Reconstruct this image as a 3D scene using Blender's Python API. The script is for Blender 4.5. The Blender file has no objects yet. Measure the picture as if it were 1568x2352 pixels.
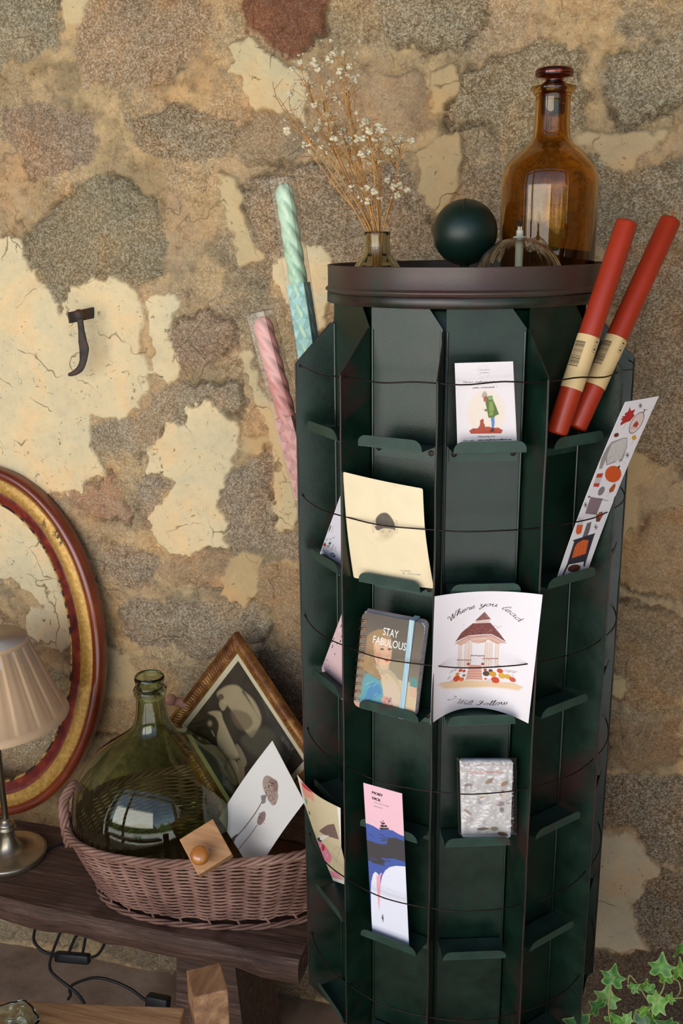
import bpy, bmesh, math, random
import numpy as np
from mathutils import Vector, Matrix
random.seed(7); RS = np.random.RandomState(11)
C = bpy.context.scene.collection
PI = math.pi
# ------------------------------------------------------------------ camera
HC = 1.49                                   # eye height above the stone floor
FPX, PITCH, ROLL, YAW = 2280.22, 0.27015, -0.0102, math.radians(15.27)
def yawed(v):                                # camera-aligned ground frame -> room frame (wall along X)
    c, s = math.cos(YAW), math.sin(YAW)
    return np.array([v[0]*c - v[1]*s, v[0]*s + v[1]*c, v[2]])
_f = np.array([0, math.cos(PITCH), -math.sin(PITCH)]); _u = np.array([0, math.sin(PITCH), math.cos(PITCH)]); _r = np.array([1., 0, 0])
FW = yawed(_f); RT = yawed(_r*math.cos(ROLL) + _u*math.sin(ROLL)); UP = yawed(-_r*math.sin(ROLL) + _u*math.cos(ROLL))
EYE = np.array([0, 0, HC])
cam = bpy.data.cameras.new('camera'); camo = bpy.data.objects.new('camera', cam); C.objects.link(camo)
cam.sensor_fit = 'VERTICAL'; cam.sensor_height = 36.0; cam.lens = FPX/2352*36.0; cam.clip_start = 0.02
m = Matrix.Identity(4)
for i in range(3):
    m[i][0], m[i][1], m[i][2], m[i][3] = RT[i], UP[i], -FW[i], EYE[i]
camo.matrix_world = m
bpy.context.scene.camera = camo
# ------------------------------------------------------------------ world, sun, exposure
w = bpy.data.worlds.new('sky'); bpy.context.scene.world = w; w.use_nodes = True
nt = w.node_tree; nt.nodes.clear()
sky = nt.nodes.new('ShaderNodeTexSky'); sky.sky_type = 'NISHITA'; sky.sun_disc = False
sky.sun_elevation = math.radians(50); sky.sun_rotation = math.radians(-80)
bg = nt.nodes.new('ShaderNodeBackground'); bg.inputs[1].default_value = 0.22
wo = nt.nodes.new('ShaderNodeOutputWorld'); nt.links.new(sky.outputs[0], bg.inputs[0]); nt.links.new(bg.outputs[0], wo.inputs[0])
def light(name, kind, loc, target, energy, color, size=None, size_y=None):
    l = bpy.data.lights.new(name, kind); l.energy = energy; l.color = color
    if kind == 'AREA':
        l.shape = 'RECTANGLE'; l.size = size; l.size_y = size_y or size
    if kind == 'SUN': l.angle = math.radians(1.0)
    o = bpy.data.objects.new(name, l); C.objects.link(o); o.location = loc
    o.rotation_euler = (Vector(target) - Vector(loc)).to_track_quat('-Z', 'Y').to_euler()
    return o
light('sun', 'SUN', (-4, -.3, 8), (0, 0, 0), 6.5, (1, .95, .87))
# added area light, boosting the daylight from the opening behind the camera
DAY_FILL = light('doorway_fill', 'AREA', (-1.0, -1.15, 1.40), (-0.45, 1.5, 1.3), 29, (1.0, .93, .835), 2.6, 1.2)
vs = bpy.context.scene.view_settings
bpy.context.scene.display_settings.display_device = 'sRGB'
vs.view_transform = 'Standard'; vs.look = 'None'; vs.exposure = 0.58; vs.gamma = 1.0; vs.use_curve_mapping = False
# ------------------------------------------------------------------ helpers
def ray(x, y): return FW + RT*(x - 784)/FPX - UP*(y - 1176)/FPX
def onY(x, y, Y): d = ray(x, y); return EYE + d*(Y/d[1])
def onZ(x, y, z): d = ray(x, y); return EYE + d*((z - HC)/d[2])
def onPl(x, y, p, n):
    d = ray(x, y); p = np.asarray(p, float); n = np.asarray(n, float)
    return EYE + d*(np.dot(p - EYE, n)/np.dot(d, n))
def lin(c):
    if isinstance(c, str): c = tuple(int(c[i:i+2], 16)/255 for i in (0, 2, 4))
    return tuple(x/12.92 if x <= .04045 else ((x + .055)/1.055)**2.4 for x in c)
def mk(name, verts, faces, mats, parent=None, smooth=True, midx=None, col=None, origin=None):
    """mesh object; verts in world space, placed with origin at its base"""
    V = np.asarray(verts, float).reshape(-1, 3)
    o = np.array(origin if origin is not None else ([V[:, 0].mean(), V[:, 1].mean(), V[:, 2].min()]), float)
    if parent is not None: o = np.array(parent.location[:])
    me = bpy.data.meshes.new(name)
    me.from_pydata([tuple(v) for v in (V - o)], [], [tuple(f) for f in faces])
    if not isinstance(mats, (list, tuple)): mats = [mats]
    for mm in mats: me.materials.append(mm)
    if midx is not None: me.polygons.foreach_set('material_index', np.asarray(midx, np.int32))
    if smooth: me.polygons.foreach_set('use_smooth', np.ones(len(me.polygons), bool))
    if col is not None:
        a = me.color_attributes.new('Col', 'FLOAT_COLOR', 'POINT')
        c4 = np.ones((len(V), 4), np.float32); c4[:, :3] = col[:, :3]
        if col.shape[1] > 3: c4[:, 3] = col[:, 3]
        a.data.foreach_set('color', c4.ravel())
    me.update()
    ob = bpy.data.objects.new(name, me); C.objects.link(ob)
    if parent is not None: ob.parent = parent
    else: ob.location = o
    return ob
def empty(name, loc):
    o = bpy.data.objects.new(name, None); C.objects.link(o); o.location = tuple(float(x) for x in loc); o.empty_display_size = .03
    return o
def sub(ob, part):            # make `part` (parented to the same root location) a sub-part of ob
    part.parent = ob; return part
def tag(o, label=None, cat=None, group=None, kind=None):
    if label: o['label'] = label
    if cat: o['category'] = cat
    if group: o['group'] = group
    if kind: o['kind'] = kind
    return o
class MB:
    def __init__(s): s.v = []; s.f = []; s.m = []
    def add(s, V, F, mi=0):
        n = len(s.v); s.v += [tuple(map(float, x)) for x in V]; s.f += [tuple(i + n for i in f) for f in F]; s.m += [mi]*len(F)
        return s
    def box(s, c, size, R=None, mi=0, bev=0):
        hx, hy, hz = [x/2 for x in size]
        bm = bmesh.new(); bmesh.ops.create_cube(bm, size=1)
        for v in bm.verts: v.co = Vector((v.co.x*size[0], v.co.y*size[1], v.co.z*size[2]))
        if bev: bmesh.ops.bevel(bm, geom=list(bm.edges), offset=bev, segments=2, affect='EDGES', profile=.6)
        R = np.array(R) if R is not None else np.eye(3)
        V = [R @ np.array(v.co) + np.asarray(c) for v in bm.verts]; bm.verts.index_update()
        F = [[v.index for v in f.verts] for f in bm.faces]; bm.free()
        return s.add(V, F, mi)
    def tube(s, pts, r, seg=8, mi=0, closed=False, cap=True):
        P = [np.asarray(p, float) for p in pts]; n = len(P)
        rr = r if hasattr(r, '__len__') else [r]*n
        V = []; up = None
        for i in range(n):
            a = P[(i-1) % n] if (closed or i > 0) else P[i]; b = P[(i+1) % n] if (closed or i < n-1) else P[i]
            t = b - a; t = t/(np.linalg.norm(t) + 1e-12)
            if up is None: up = np.array([0, 0, 1.]) if abs(t[2]) < .9 else np.array([1., 0, 0])
            up = up - t*np.dot(up, t); up /= np.linalg.norm(up) + 1e-12
            q = np.cross(t, up)
            for k in range(seg):
                a_ = 2*PI*k/seg; V.append(P[i] + (up*math.cos(a_) + q*math.sin(a_))*rr[i])
        F = []
        for i in range(n if closed else n-1):
            j = (i+1) % n
            for k in range(seg): F.append((i*seg+k, i*seg+(k+1) % seg, j*seg+(k+1) % seg, j*seg+k))
        if cap and not closed: F += [tuple(reversed(range(seg))), tuple(range((n-1)*seg, n*seg))]
        return s.add(V, F, mi)
    def lathe(s, prof, c=(0, 0, 0), seg=48, mi=0, closed=False, fn=None, R=None):
        V = []; n = len(prof)
        for k in range(seg):
            a = 2*PI*k/seg
            for (r, z) in prof:
                rr = fn(r, z, a) if fn else r
                p = np.array([rr*math.cos(a), rr*math.sin(a), z])
                if R is not None: p = np.array(R) @ p
                V.append(p + np.asarray(c))
        F = []
        for k in range(seg):
            k2 = (k+1) % seg
            for i in range(n if closed else n-1):
                j = (i+1) % n
                F.append((k*n+i, k2*n+i, k2*n+j, k*n+j))
        if not closed:
            for i in (0, n-1):
                if prof[i][0] > 1e-4:
                    F.append([k*n+i for k in range(seg)][::(-1 if i == 0 else 1)])
        return s.add(V, F, mi)
    def build(s, name, mat, parent=None, smooth=True, origin=None):
        ob = mk(name, s.v, s.f, mat, parent, smooth, s.m, origin=origin)
        return ob
def autosmooth(ob, ang=35):
    bm = bmesh.new(); bm.from_mesh(ob.data)
    for e in bm.edges:
        if len(e.link_faces) == 2 and e.calc_face_angle(0) > math.radians(ang): e.smooth = False
    bm.to_mesh(ob.data); bm.free(); return ob
def crom(pts, n=8, closed=False):
    P = [np.asarray(p, float) for p in pts]; out = []; N = len(P)
    for i in range(N if closed else N-1):
        if closed: a, b, c, d = P[(i-1) % N], P[i], P[(i+1) % N], P[(i+2) % N]
        else: a, b, c, d = P[max(i-1, 0)], P[i], P[i+1], P[min(i+2, N-1)]
        for k in range(n):
            t = k/n
            out.append(.5*((2*b) + (-a+c)*t + (2*a-5*b+4*c-d)*t*t + (-a+3*b-3*c+d)*t**3))
    if not closed: out.append(P[-1])
    return out
def rot(axis, ang):
    return np.array(Matrix.Rotation(ang, 3, axis))
# ------------------------------------------------------------------ node materials
def mat(name, base=(.5, .5, .5), rough=.5, metal=0, spec=.5, build=None, coat=0, **kw):
    m = bpy.data.materials.new(name); m.use_nodes = True
    nt = m.node_tree; b = nt.nodes['Principled BSDF']
    b.inputs['Base Color'].default_value = (*base, 1); b.inputs['Roughness'].default_value = rough
    b.inputs['Metallic'].default_value = metal; b.inputs['Specular IOR Level'].default_value = spec
    b.inputs['Coat Weight'].default_value = coat
    for k, v in kw.items(): b.inputs[k.replace('_', ' ')].default_value = v
    if build: build(nt, b)
    return m
def N_(nt, t, **kw):
    n = nt.nodes.new(t)
    for k, v in kw.items():
        if k.startswith('i_'):
            key = k[2:].replace('_', ' ')
            n.inputs[key].default_value = v
        else: setattr(n, k, v)
    return n
def noise(nt, scale, detail=4, rough=.6, vec=None, dist=0):
    n = N_(nt, 'ShaderNodeTexNoise', i_Scale=scale, i_Detail=detail, i_Roughness=rough, i_Distortion=dist)
    if vec: nt.links.new(vec, n.inputs['Vector'])
    return n
def ramp(nt, src, stops, interp='LINEAR'):
    r = nt.nodes.new('ShaderNodeValToRGB'); r.color_ramp.interpolation = interp
    e = r.color_ramp.elements
    while len(e) < len(stops): e.new(.5)
    for el, (p, c) in zip(e, stops):
        el.position = p; el.color = (*c, 1) if hasattr(c, '__len__') else (c, c, c, 1)
    nt.links.new(src, r.inputs[0]); return r
def mixc(nt, fac, a, b, mode='MIX'):
    x = nt.nodes.new('ShaderNodeMix'); x.data_type = 'RGBA'; x.blend_type = mode
    for s, sock in ((fac, x.inputs[0]), (a, x.inputs[6]), (b, x.inputs[7])):
        if hasattr(s, 'node'): nt.links.new(s, sock)
        elif hasattr(s, '__len__'): sock.default_value = (*s, 1)
        else: sock.default_value = s
    return x.outputs[2]
def bump(nt, b, h, strength=.3, dist=.001):
    n = N_(nt, 'ShaderNodeBump', i_Strength=strength, i_Distance=dist); nt.links.new(h, n.inputs['Height']); nt.links.new(n.outputs[0], b.inputs['Normal'])
def coords(nt, scale=(1, 1, 1), rotv=(0, 0, 0)):
    t = nt.nodes.new('ShaderNodeTexCoord'); mp = nt.nodes.new('ShaderNodeMapping')
    mp.inputs['Scale'].default_value = scale; mp.inputs['Rotation'].default_value = rotv
    nt.links.new(t.outputs['Object'], mp.inputs[0]); return mp.outputs[0]
def noisy(stops, scale, rough=.6, bs=.2, bscale=None, bd=.001, stretch=(1, 1, 1), detail=5, rotv=(0, 0, 0)):
    def f(nt, b):
        v = coords(nt, stretch, rotv); n = noise(nt, scale, detail, rough, v)
        r = ramp(nt, n.outputs[0], stops); nt.links.new(r.outputs[0], b.inputs['Base Color'])
        if bs:
            n2 = noise(nt, bscale or scale*2, 4, .6, v); bump(nt, b, n2.outputs[0], bs, bd)
    return f
def vcol(rough_noise=True, bs=0.0):
    def f(nt, b):
        a = nt.nodes.new('ShaderNodeAttribute'); a.attribute_name = 'Col'
        n = noise(nt, 900, 2, .5, coords(nt)); r = ramp(nt, n.outputs[0], [(.3, .94), (.7, 1.0)])
        nt.links.new(mixc(nt, 1.0, a.outputs['Color'], r.outputs[0], 'MULTIPLY'), b.inputs['Base Color'])
        if bs: bump(nt, b, n.outputs[0], bs, .0003)
    return f
def glass(name, color, rough=.0, ior=1.5):
    m = bpy.data.materials.new(name); m.use_nodes = True; nt = m.node_tree; nt.nodes.clear()
    o = nt.nodes.new('ShaderNodeOutputMaterial')
    lw = N_(nt, 'ShaderNodeFresnel', i_IOR=ior)
    tr = nt.nodes.new('ShaderNodeBsdfRefraction'); tr.inputs['IOR'].default_value = ior; tr.inputs['Roughness'].default_value = rough
    n = noise(nt, 9, 3, .6, coords(nt, (1, 1, .4)))
    c1 = tuple(x*.92 for x in color)
    r = ramp(nt, n.outputs[0], [(.35, c1), (.65, color)]); nt.links.new(r.outputs[0], tr.inputs['Color'])
    gl = nt.nodes.new('ShaderNodeBsdfGlossy'); gl.inputs['Roughness'].default_value = max(rough, .01); gl.inputs['Color'].default_value = (1, 1, 1, 1)
    mx = nt.nodes.new('ShaderNodeMixShader'); nt.links.new(lw.outputs[0], mx.inputs[0]); nt.links.new(tr.outputs[0], mx.inputs[1]); nt.links.new(gl.outputs[0], mx.inputs[2])
    nt.links.new(mx.outputs[0], o.inputs[0]); return m
def film(name, tint=(1, 1, 1), gloss=.12, rough=.05, milky=0.0):
    """thin clear plastic: mostly straight-through with a sheen"""
    m = bpy.data.materials.new(name); m.use_nodes = True; nt = m.node_tree; nt.nodes.clear()
    o = nt.nodes.new('ShaderNodeOutputMaterial'); t = nt.nodes.new('ShaderNodeBsdfTransparent'); t.inputs[0].default_value = (*tint, 1)
    g = nt.nodes.new('ShaderNodeBsdfGlossy'); g.inputs['Roughness'].default_value = rough
    n = noise(nt, 30, 3, .6, coords(nt)); bp = N_(nt, 'ShaderNodeBump', i_Strength=.25, i_Distance=.002); nt.links.new(n.outputs[0], bp.inputs['Height']); nt.links.new(bp.outputs[0], g.inputs['Normal'])
    lw = N_(nt, 'ShaderNodeLayerWeight', i_Blend=.25)
    mp = N_(nt, 'ShaderNodeMapRange'); mp.inputs['To Min'].default_value = gloss*.5; mp.inputs['To Max'].default_value = min(1, gloss*4)
    nt.links.new(lw.outputs['Fresnel'], mp.inputs['Value'])
    mx = nt.nodes.new('ShaderNodeMixShader'); nt.links.new(mp.outputs[0], mx.inputs[0]); nt.links.new(t.outputs[0], mx.inputs[1]); nt.links.new(g.outputs[0], mx.inputs[2])
    nt.links.new(mx.outputs[0], o.inputs[0]); return m
def paint_green(name, brown=.35, rough=.28, lo='08170f', hi='0f2b1e'):
    def f(nt, b):
        v = coords(nt); n = noise(nt, 7, 6, .65, v, .3); n2 = noise(nt, 160, 3, .6, v); n3 = noise(nt, 25, 5, .7, v)
        base = ramp(nt, n3.outputs[0], [(.3, lin(lo)), (.7, lin(hi))]).outputs[0]
        br = ramp(nt, n.outputs[0], [(.62 - brown*.3, 0.), (.72 - brown*.2, 1.)]).outputs[0]
        c = mixc(nt, br, base, lin('33201c')); sp = ramp(nt, n2.outputs[0], [(.70, 0.), (.78, 1.)]).outputs[0]
        c = mixc(nt, sp, c, lin('0b0f0d')); nt.links.new(c, b.inputs['Base Color'])
        rr = ramp(nt, n3.outputs[0], [(.3, rough), (.7, rough + .12)]); nt.links.new(rr.outputs[0], b.inputs['Roughness'])
        n4 = noise(nt, 650, 3, .6, v); bump(nt, b, n4.outputs[0], .30, .0004)
    return mat(name, build=f, spec=.55)
M = {}
M['green'] = paint_green('green enamel', .05)
M['green_worn'] = paint_green('worn green enamel', .75)
M['divider'] = paint_green('divider enamel', .28)
M['rim'] = mat('red primer over green', rough=.42, build=noisy([(.32, lin('2a382c')), (.45, lin('3c312a')), (.6, lin('432c27')), (.75, lin('33251f'))], 9, .7, .25, 300, .0005))
M['finial'] = mat('dark green satin', lin('0a2b26'), .42, build=noisy([(.3, lin('0b211a')), (.7, lin('102b22'))], 20, .5, .1, 200, .0003))
M['wire'] = mat('dark iron wire', lin('1c1613'), .45, .6, build=noisy([(.3, lin('14100e')), (.7, lin('33241d'))], 60, .6, .0))
M['white_paper'] = mat('card stock', (.8, .8, .8), .55, build=vcol())
M['gloss_paper'] = mat('coated card', (.8, .8, .8), .35, build=vcol())
M['ink_dark'] = mat('dark brown ink', lin('2e1b1c'), .7, build=noisy([(.3, lin('241416')), (.7, lin('3a2222'))], 200, .5, 0))
M['ink_black'] = mat('black ink', lin('2a2326'), .7, build=noisy([(.3, lin('221d20')), (.7, lin('332a2d'))], 200, .5, 0))
M['ink_white'] = mat('white print', lin('e6e6e0'), .6, build=noisy([(.3, lin('d9dad4')), (.7, lin('ecece6'))], 200, .5, 0))
M['ink_grey'] = mat('faint pencil', lin('9c8f8c'), .7, build=noisy([(.3, lin('8f8482')), (.7, lin('a89c98'))], 200, .5, 0))
# ------------------------------------------------------------------ drawing on card stock
def sdf(P, poly):
    Q = np.asarray(poly, float); d = np.full(len(P), 1e18); s = np.ones(len(P)); n = len(Q)
    for i in range(n):
        a = Q[i]; b = Q[i-1]; e = b - a; w_ = P - a
        t = np.clip((w_ @ e)/(e @ e + 1e-18), 0, 1); bb = w_ - t[:, None]*e
        d = np.minimum(d, (bb*bb).sum(1))
        c1 = P[:, 1] >= a[1]; c2 = P[:, 1] < b[1]; c3 = e[0]*w_[:, 1] > e[1]*w_[:, 0]
        flip = (c1 & c2 & c3) | (~c1 & ~c2 & ~c3); s = np.where(flip, -s, s)
    return s*np.sqrt(d)
def vnoise(x, y, scale, seed, octaves=4, gain=.5):
    out = np.zeros(len(x)); amp = 1; tot = 0
    for o in range(octaves):
        r = np.random.RandomState(seed + o*17); G = r.rand(128, 128)
        fx = x*scale + 31.7*o; fy = y*scale + 11.3*o
        ix = np.floor(fx).astype(int); iy = np.floor(fy).astype(int); tx = fx - ix; ty = fy - iy
        tx = tx*tx*(3 - 2*tx); ty = ty*ty*(3 - 2*ty)
        g = lambda a, b: G[a % 128, b % 128]
        v = (g(ix, iy)*(1-tx) + g(ix+1, iy)*tx)*(1-ty) + (g(ix, iy+1)*(1-tx) + g(ix+1, iy+1)*tx)*ty
        out += amp*v; tot += amp; amp *= gain; scale *= 2
    return out/tot
def homog(src, dst):
    A = []; b = []
    for (x, y), (u, v) in zip(src, dst):
        A.append([x, y, 1, 0, 0, 0, -u*x, -u*y]); b.append(u); A.append([0, 0, 0, x, y, 1, -v*x, -v*y]); b.append(v)
    h = np.linalg.solve(np.array(A, float), np.array(b, float)); return np.append(h, 1).reshape(3, 3)
class Art:
    """a drawing on one sheet, in millimetres; src = the sheet's corners TL,TR,BR,BL in drawing units"""
    def __init__(s, w_, h_, src=None, res=.5, bg='ece4e2', rnd=0):
        s.w, s.h = w_, h_; s.nu = max(2, int(w_/res)); s.nv = max(2, int(h_/res))
        U, V = np.meshgrid(np.linspace(0, w_, s.nu+1), np.linspace(0, h_, s.nv+1)); s.P = np.stack([U.ravel(), V.ravel()], 1)
        s.c = np.tile(np.array(lin(bg)), (len(s.P), 1)); s.geo = []
        s.H = homog(src, [(0, 0), (w_, 0), (w_, h_), (0, h_)]) if src is not None else np.diag([w_, h_, 1.])
    def mp(s, pts):
        q = np.c_[np.asarray(pts, float), np.ones(len(pts))] @ s.H.T; return q[:, :2]/q[:, 2:]
    def blend(s, pm, d, c, soft, a=1.):
        k = np.clip(.5 - d/(2*soft), 0, 1)*a
        s.c[pm] = s.c[pm]*(1-k[:, None]) + np.array(lin(c) if isinstance(c, str) else c)*k[:, None]
    def poly(s, pts, c, soft=.3, a=1., mapped=False, smooth=0):
        if smooth: pts = crom([np.array(p, float) for p in pts], smooth, True)
        q = np.asarray(pts, float) if mapped else s.mp(pts)
        lo = q.min(0) - soft*2; hi = q.max(0) + soft*2
        pm = np.where((s.P[:, 0] > lo[0]) & (s.P[:, 0] < hi[0]) & (s.P[:, 1] > lo[1]) & (s.P[:, 1] < hi[1]))[0]
        if len(pm): s.blend(pm, sdf(s.P[pm], q), c, soft, a)
        return s
    def ell(s, cx, cy, rx, ry, c, ang=0, soft=.3, a=1., n=28):
        t = np.linspace(0, 2*PI, n, endpoint=False); ca, sa = math.cos(ang), math.sin(ang)
        x = rx*np.cos(t); y = ry*np.sin(t)
        return s.poly(np.stack([cx + x*ca - y*sa, cy + x*sa + y*ca], 1), c, soft, a)
    def line(s, pts, wmm, c, a=1., closed=False, sm=0, soft=.3):
        if sm: pts = crom([np.array(p, float) for p in pts], sm, closed)
        q = s.mp(pts); n = len(q)
        lo = q.min(0) - wmm - .8; hi = q.max(0) + wmm + .8
        pm = np.where((s.P[:, 0] > lo[0]) & (s.P[:, 0] < hi[0]) & (s.P[:, 1] > lo[1]) & (s.P[:, 1] < hi[1]))[0]
        if not len(pm): return s
        P = s.P[pm]; d = np.full(len(P), 1e9)
        for i in range(n if closed else n-1):
            a_ = q[i]; e = q[(i+1) % n] - a_; w_ = P - a_; t = np.clip((w_ @ e)/(e @ e + 1e-12), 0, 1)
            d = np.minimum(d, np.sqrt(((w_ - t[:, None]*e)**2).sum(1)))
        s.blend(pm, d - wmm/2, c, soft, a); return s
    # crisp lettering: triangles in mm that ride on the sheet
    def text(s, txt, at, to, height, mi, shear=0, align='CENTER', width=None, weight=0):
        """at: centre of baseline, to: direction point (drawing units); height in mm"""
        cu = bpy.data.curves.new('t', 'FONT'); cu.body = txt; cu.align_x = align; cu.size = 1; cu.shear = shear; cu.resolution_u = 3; cu.offset = weight
        ob = bpy.data.objects.new('t', cu); C.objects.link(ob); bpy.context.view_layer.update()
        me = ob.to_mesh(); me.calc_loop_triangles()
        V = np.array([v.co[:2] for v in me.vertices]); F = [tuple(t.vertices) for t in me.loop_triangles]
        ob.to_mesh_clear(); bpy.data.objects.remove(ob); bpy.data.curves.remove(cu)
        if not len(V): return
        V = V/.7*height
        if width: V[:, 0] *= width/(V[:, 0].max() - V[:, 0].min())
        a, b = s.mp([at, to]); d = (b - a)/np.linalg.norm(b - a); nrm = np.array([-d[1], d[0]])
        s.geo.append((a + V[:, :1]*d - V[:, 1:2]*nrm, F, mi))
    def script(s, txt, path, xh, wmm, mi, slant=.25, gap=1.0, start=0):
        """cursive lettering along a path (drawing units); xh = x-height in mm"""
        q = s.mp(path) if len(path) > 1 else path
        q = np.array(crom([np.array(p) for p in q], 12)); seg = np.sqrt(((q[1:]-q[:-1])**2).sum(1)); L = np.r_[0, np.cumsum(seg)]
        adv = [GL[ch][0]*gap for ch in txt]; tot = sum(adv)*xh; sc = L[-1]/tot if start == 0 else 1
        x0 = start
        for ch, ad in zip(txt, adv):
            for st in GL[ch][1]:
                pts = crom([np.array(p, float) for p in st], 5)
                out = []
                for p in pts:
                    X = (x0 + (p[0]*gap + p[1]*slant))*xh*sc; X = min(max(X, 0), L[-1]-1e-6)
                    i = min(np.searchsorted(L, X, 'right') - 1, len(seg)-1); t = (X - L[i])/seg[i]
                    c = q[i]*(1-t) + q[i+1]*t; d = (q[i+1]-q[i])/seg[i]; nn = np.array([d[1], -d[0]])
                    out.append(c + nn*p[1]*xh)
                out = np.array(out); V = []; F = []
                for i in range(len(out)):
                    t = out[min(i+1, len(out)-1)] - out[max(i-1, 0)]; t = t/(np.linalg.norm(t)+1e-9)
                    wd = wmm*(.45 + .75*abs(t[1]))*(.5 + .5*min(1, min(i, len(out)-1-i)/2)); nn = np.array([-t[1], t[0]])
                    V += [out[i] + nn*wd/2, out[i] - nn*wd/2]
                    if i: F.append((2*i-2, 2*i-1, 2*i+1, 2*i))
                s.geo.append((np.array(V), F, mi))
            x0 += ad
GL = {' ': (.7, []),
'a': (.98, [[(.78, .85), (.45, 1), (.1, .55), (.2, .05), (.5, .05), (.76, .6), (.82, 1), (.76, .25), (.92, 0), (1.1, .3)]]),
'b': (.8, [[(0, .3), (.4, 1.3), (.5, 1.95), (.32, 1.7), (.18, .3), (.45, 0), (.7, .5), (.5, .95), (.8, .9)]]),
'c': (.78, [[(.7, .8), (.45, 1), (.1, .55), (.2, .05), (.5, 0), (.82, .3)]]),
'd': (1.0, [[(.74, .85), (.4, 1), (.1, .5), (.25, 0), (.6, .2), (.85, 1.2), (.95, 2.0), (.8, .8), (.78, .15), (.95, 0), (1.1, .3)]]),
'e': (.78, [[(0, .25), (.4, .45), (.66, .78), (.45, 1), (.12, .6), (.2, .05), (.5, 0), (.82, .3)]]),
'f': (.68, [[(0, .3), (.5, 1.2), (.68, 1.85), (.5, 2.0), (.36, 1.2), (.25, -.6), (.1, -1), (.3, -.5), (.35, .05), (.7, .35)]]),
'g': (.9, [[(.74, .85), (.4, 1), (.1, .5), (.25, 0), (.6, .3), (.8, 1), (.65, -.5), (.3, -1), (.15, -.7), (.9, .3)]]),
'h': (.95, [[(0, .3), (.45, 1.3), (.62, 1.85), (.42, 1.95), (.28, 1.1), (.1, 0)], [(.12, .15), (.38, .85), (.66, 1), (.7, .6), (.66, .1), (.85, 0), (1.02, .3)]]),
'i': (.5, [[(0, .3), (.22, 1), (.2, .2), (.35, 0), (.55, .3)], [(.3, 1.5), (.34, 1.42), (.3, 1.38)]]),
'l': (.52, [[(0, .3), (.4, 1.3), (.56, 1.9), (.38, 2), (.22, 1), (.2, .15), (.36, 0), (.6, .3)]]),
'm': (1.25, [[(0, .6), (.18, 1), (.12, 0)], [(.15, .35), (.38, .95), (.52, .9), (.5, 0)], [(.52, .4), (.78, .97), (.95, .85), (.92, .12), (1.1, 0), (1.3, .3)]]),
'n': (.92, [[(0, .6), (.18, 1), (.12, 0)], [(.15, .3), (.42, .93), (.62, .95), (.66, .5), (.66, .1), (.82, 0), (1.0, .3)]]),
'o': (.9, [[(.55, 1), (.18, .75), (.12, .2), (.42, 0), (.7, .4), (.64, .9), (.45, 1), (.6, .78), (.98, .8)]]),
'p': (.85, [[(0, .4), (.22, 1), (.1, -1)], [(.15, .4), (.45, 1), (.72, .6), (.5, 0), (.25, .1)], [(.5, 0), (.95, .3)]]),
'r': (.75, [[(0, .2), (.22, 1.08), (.36, .9), (.62, .92), (.52, .3), (.65, 0), (.85, .3)]]),
's': (.66, [[(0, .2), (.36, 1.05), (.5, .5), (.3, 0), (.05, .12)], [(.3, 0), (.7, .3)]]),
't': (.58, [[(0, .3), (.34, 1.6), (.22, .2), (.38, 0), (.62, .3)], [(.02, 1.1), (.6, 1.15)]]),
'u': (1.0, [[(0, .5), (.2, 1), (.18, .25), (.38, 0), (.65, .3), (.8, 1), (.76, .2), (.92, 0), (1.1, .3)]]),
'v': (.8, [[(0, .6), (.2, 1), (.3, 0), (.65, .65), (.62, 1), (.88, .85)]]),
'w': (1.2, [[(0, .5), (.18, 1), (.16, .2), (.36, 0), (.6, .4), (.66, 1), (.64, .2), (.82, 0), (1.06, .5), (1.02, 1), (1.28, .85)]]),
'y': (.95, [[(0, .5), (.2, 1), (.18, .3), (.38, .05), (.65, .35), (.82, 1), (.65, -.4), (.35, -1), (.15, -.75), (.5, -.2), (1.05, .3)]]),
'z': (.75, [[(.05, .95), (.6, .95), (.1, .05), (.45, .1), (.6, -.3), (.3, -.9), (.2, -.6), (.85, .3)]]),
"'": (.3, [[(.1, 1.9), (.12, 1.5)]]), '-': (.6, [[(.1, .5), (.5, .55)]]), '.': (.4, [[(.1, .08), (.18, 0), (.1, 0)]]), ':': (.5, [[(.15, .15), (.2, .05)], [(.22, .8), (.27, .7)]]), '!': (.5, [[(.25, 1.9), (.2, .5)], [(.18, .1), (.2, 0)]]),
'W': (1.5, [[(-.15, 1.5), (-.1, 1.9), (.12, 1.95), (.28, 1.5), (.42, .05), (.62, .8), (.85, 1.9), (.88, 1.0), (.98, .05), (1.25, 1.0), (1.5, 2.0), (1.7, 1.8)]]),
'I': (.95, [[(.0, 1.6), (.1, 1.9), (.5, 2.0), (.85, 1.85)], [(.62, 1.95), (.55, 1.1), (.35, .2), (.05, 0), (-.1, .35)]]),
'F': (1.15, [[(.0, 1.6), (.2, 1.9), (.6, 1.95), (1.15, 1.9)], [(.68, 1.95), (.6, 1.1), (.5, .3), (.2, 0), (0, .35)], [(.3, 1.0), (.95, 1.1)]]),
'R': (1.05, [[(.35, 1.8), (.2, 0)], [(0, 1.5), (.45, 2), (.9, 1.6), (.35, 1), (.6, .5), (1.0, 0)]]),
'C': (1.0, [[(.8, 1.7), (.5, 2), (.1, 1.2), (.2, .1), (.8, .2)]]),
'M': (1.35, [[(-.05, 0), (.15, 1.9), (.5, .4), (.95, 1.9), (1.05, 0), (1.3, .2)]])}
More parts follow.
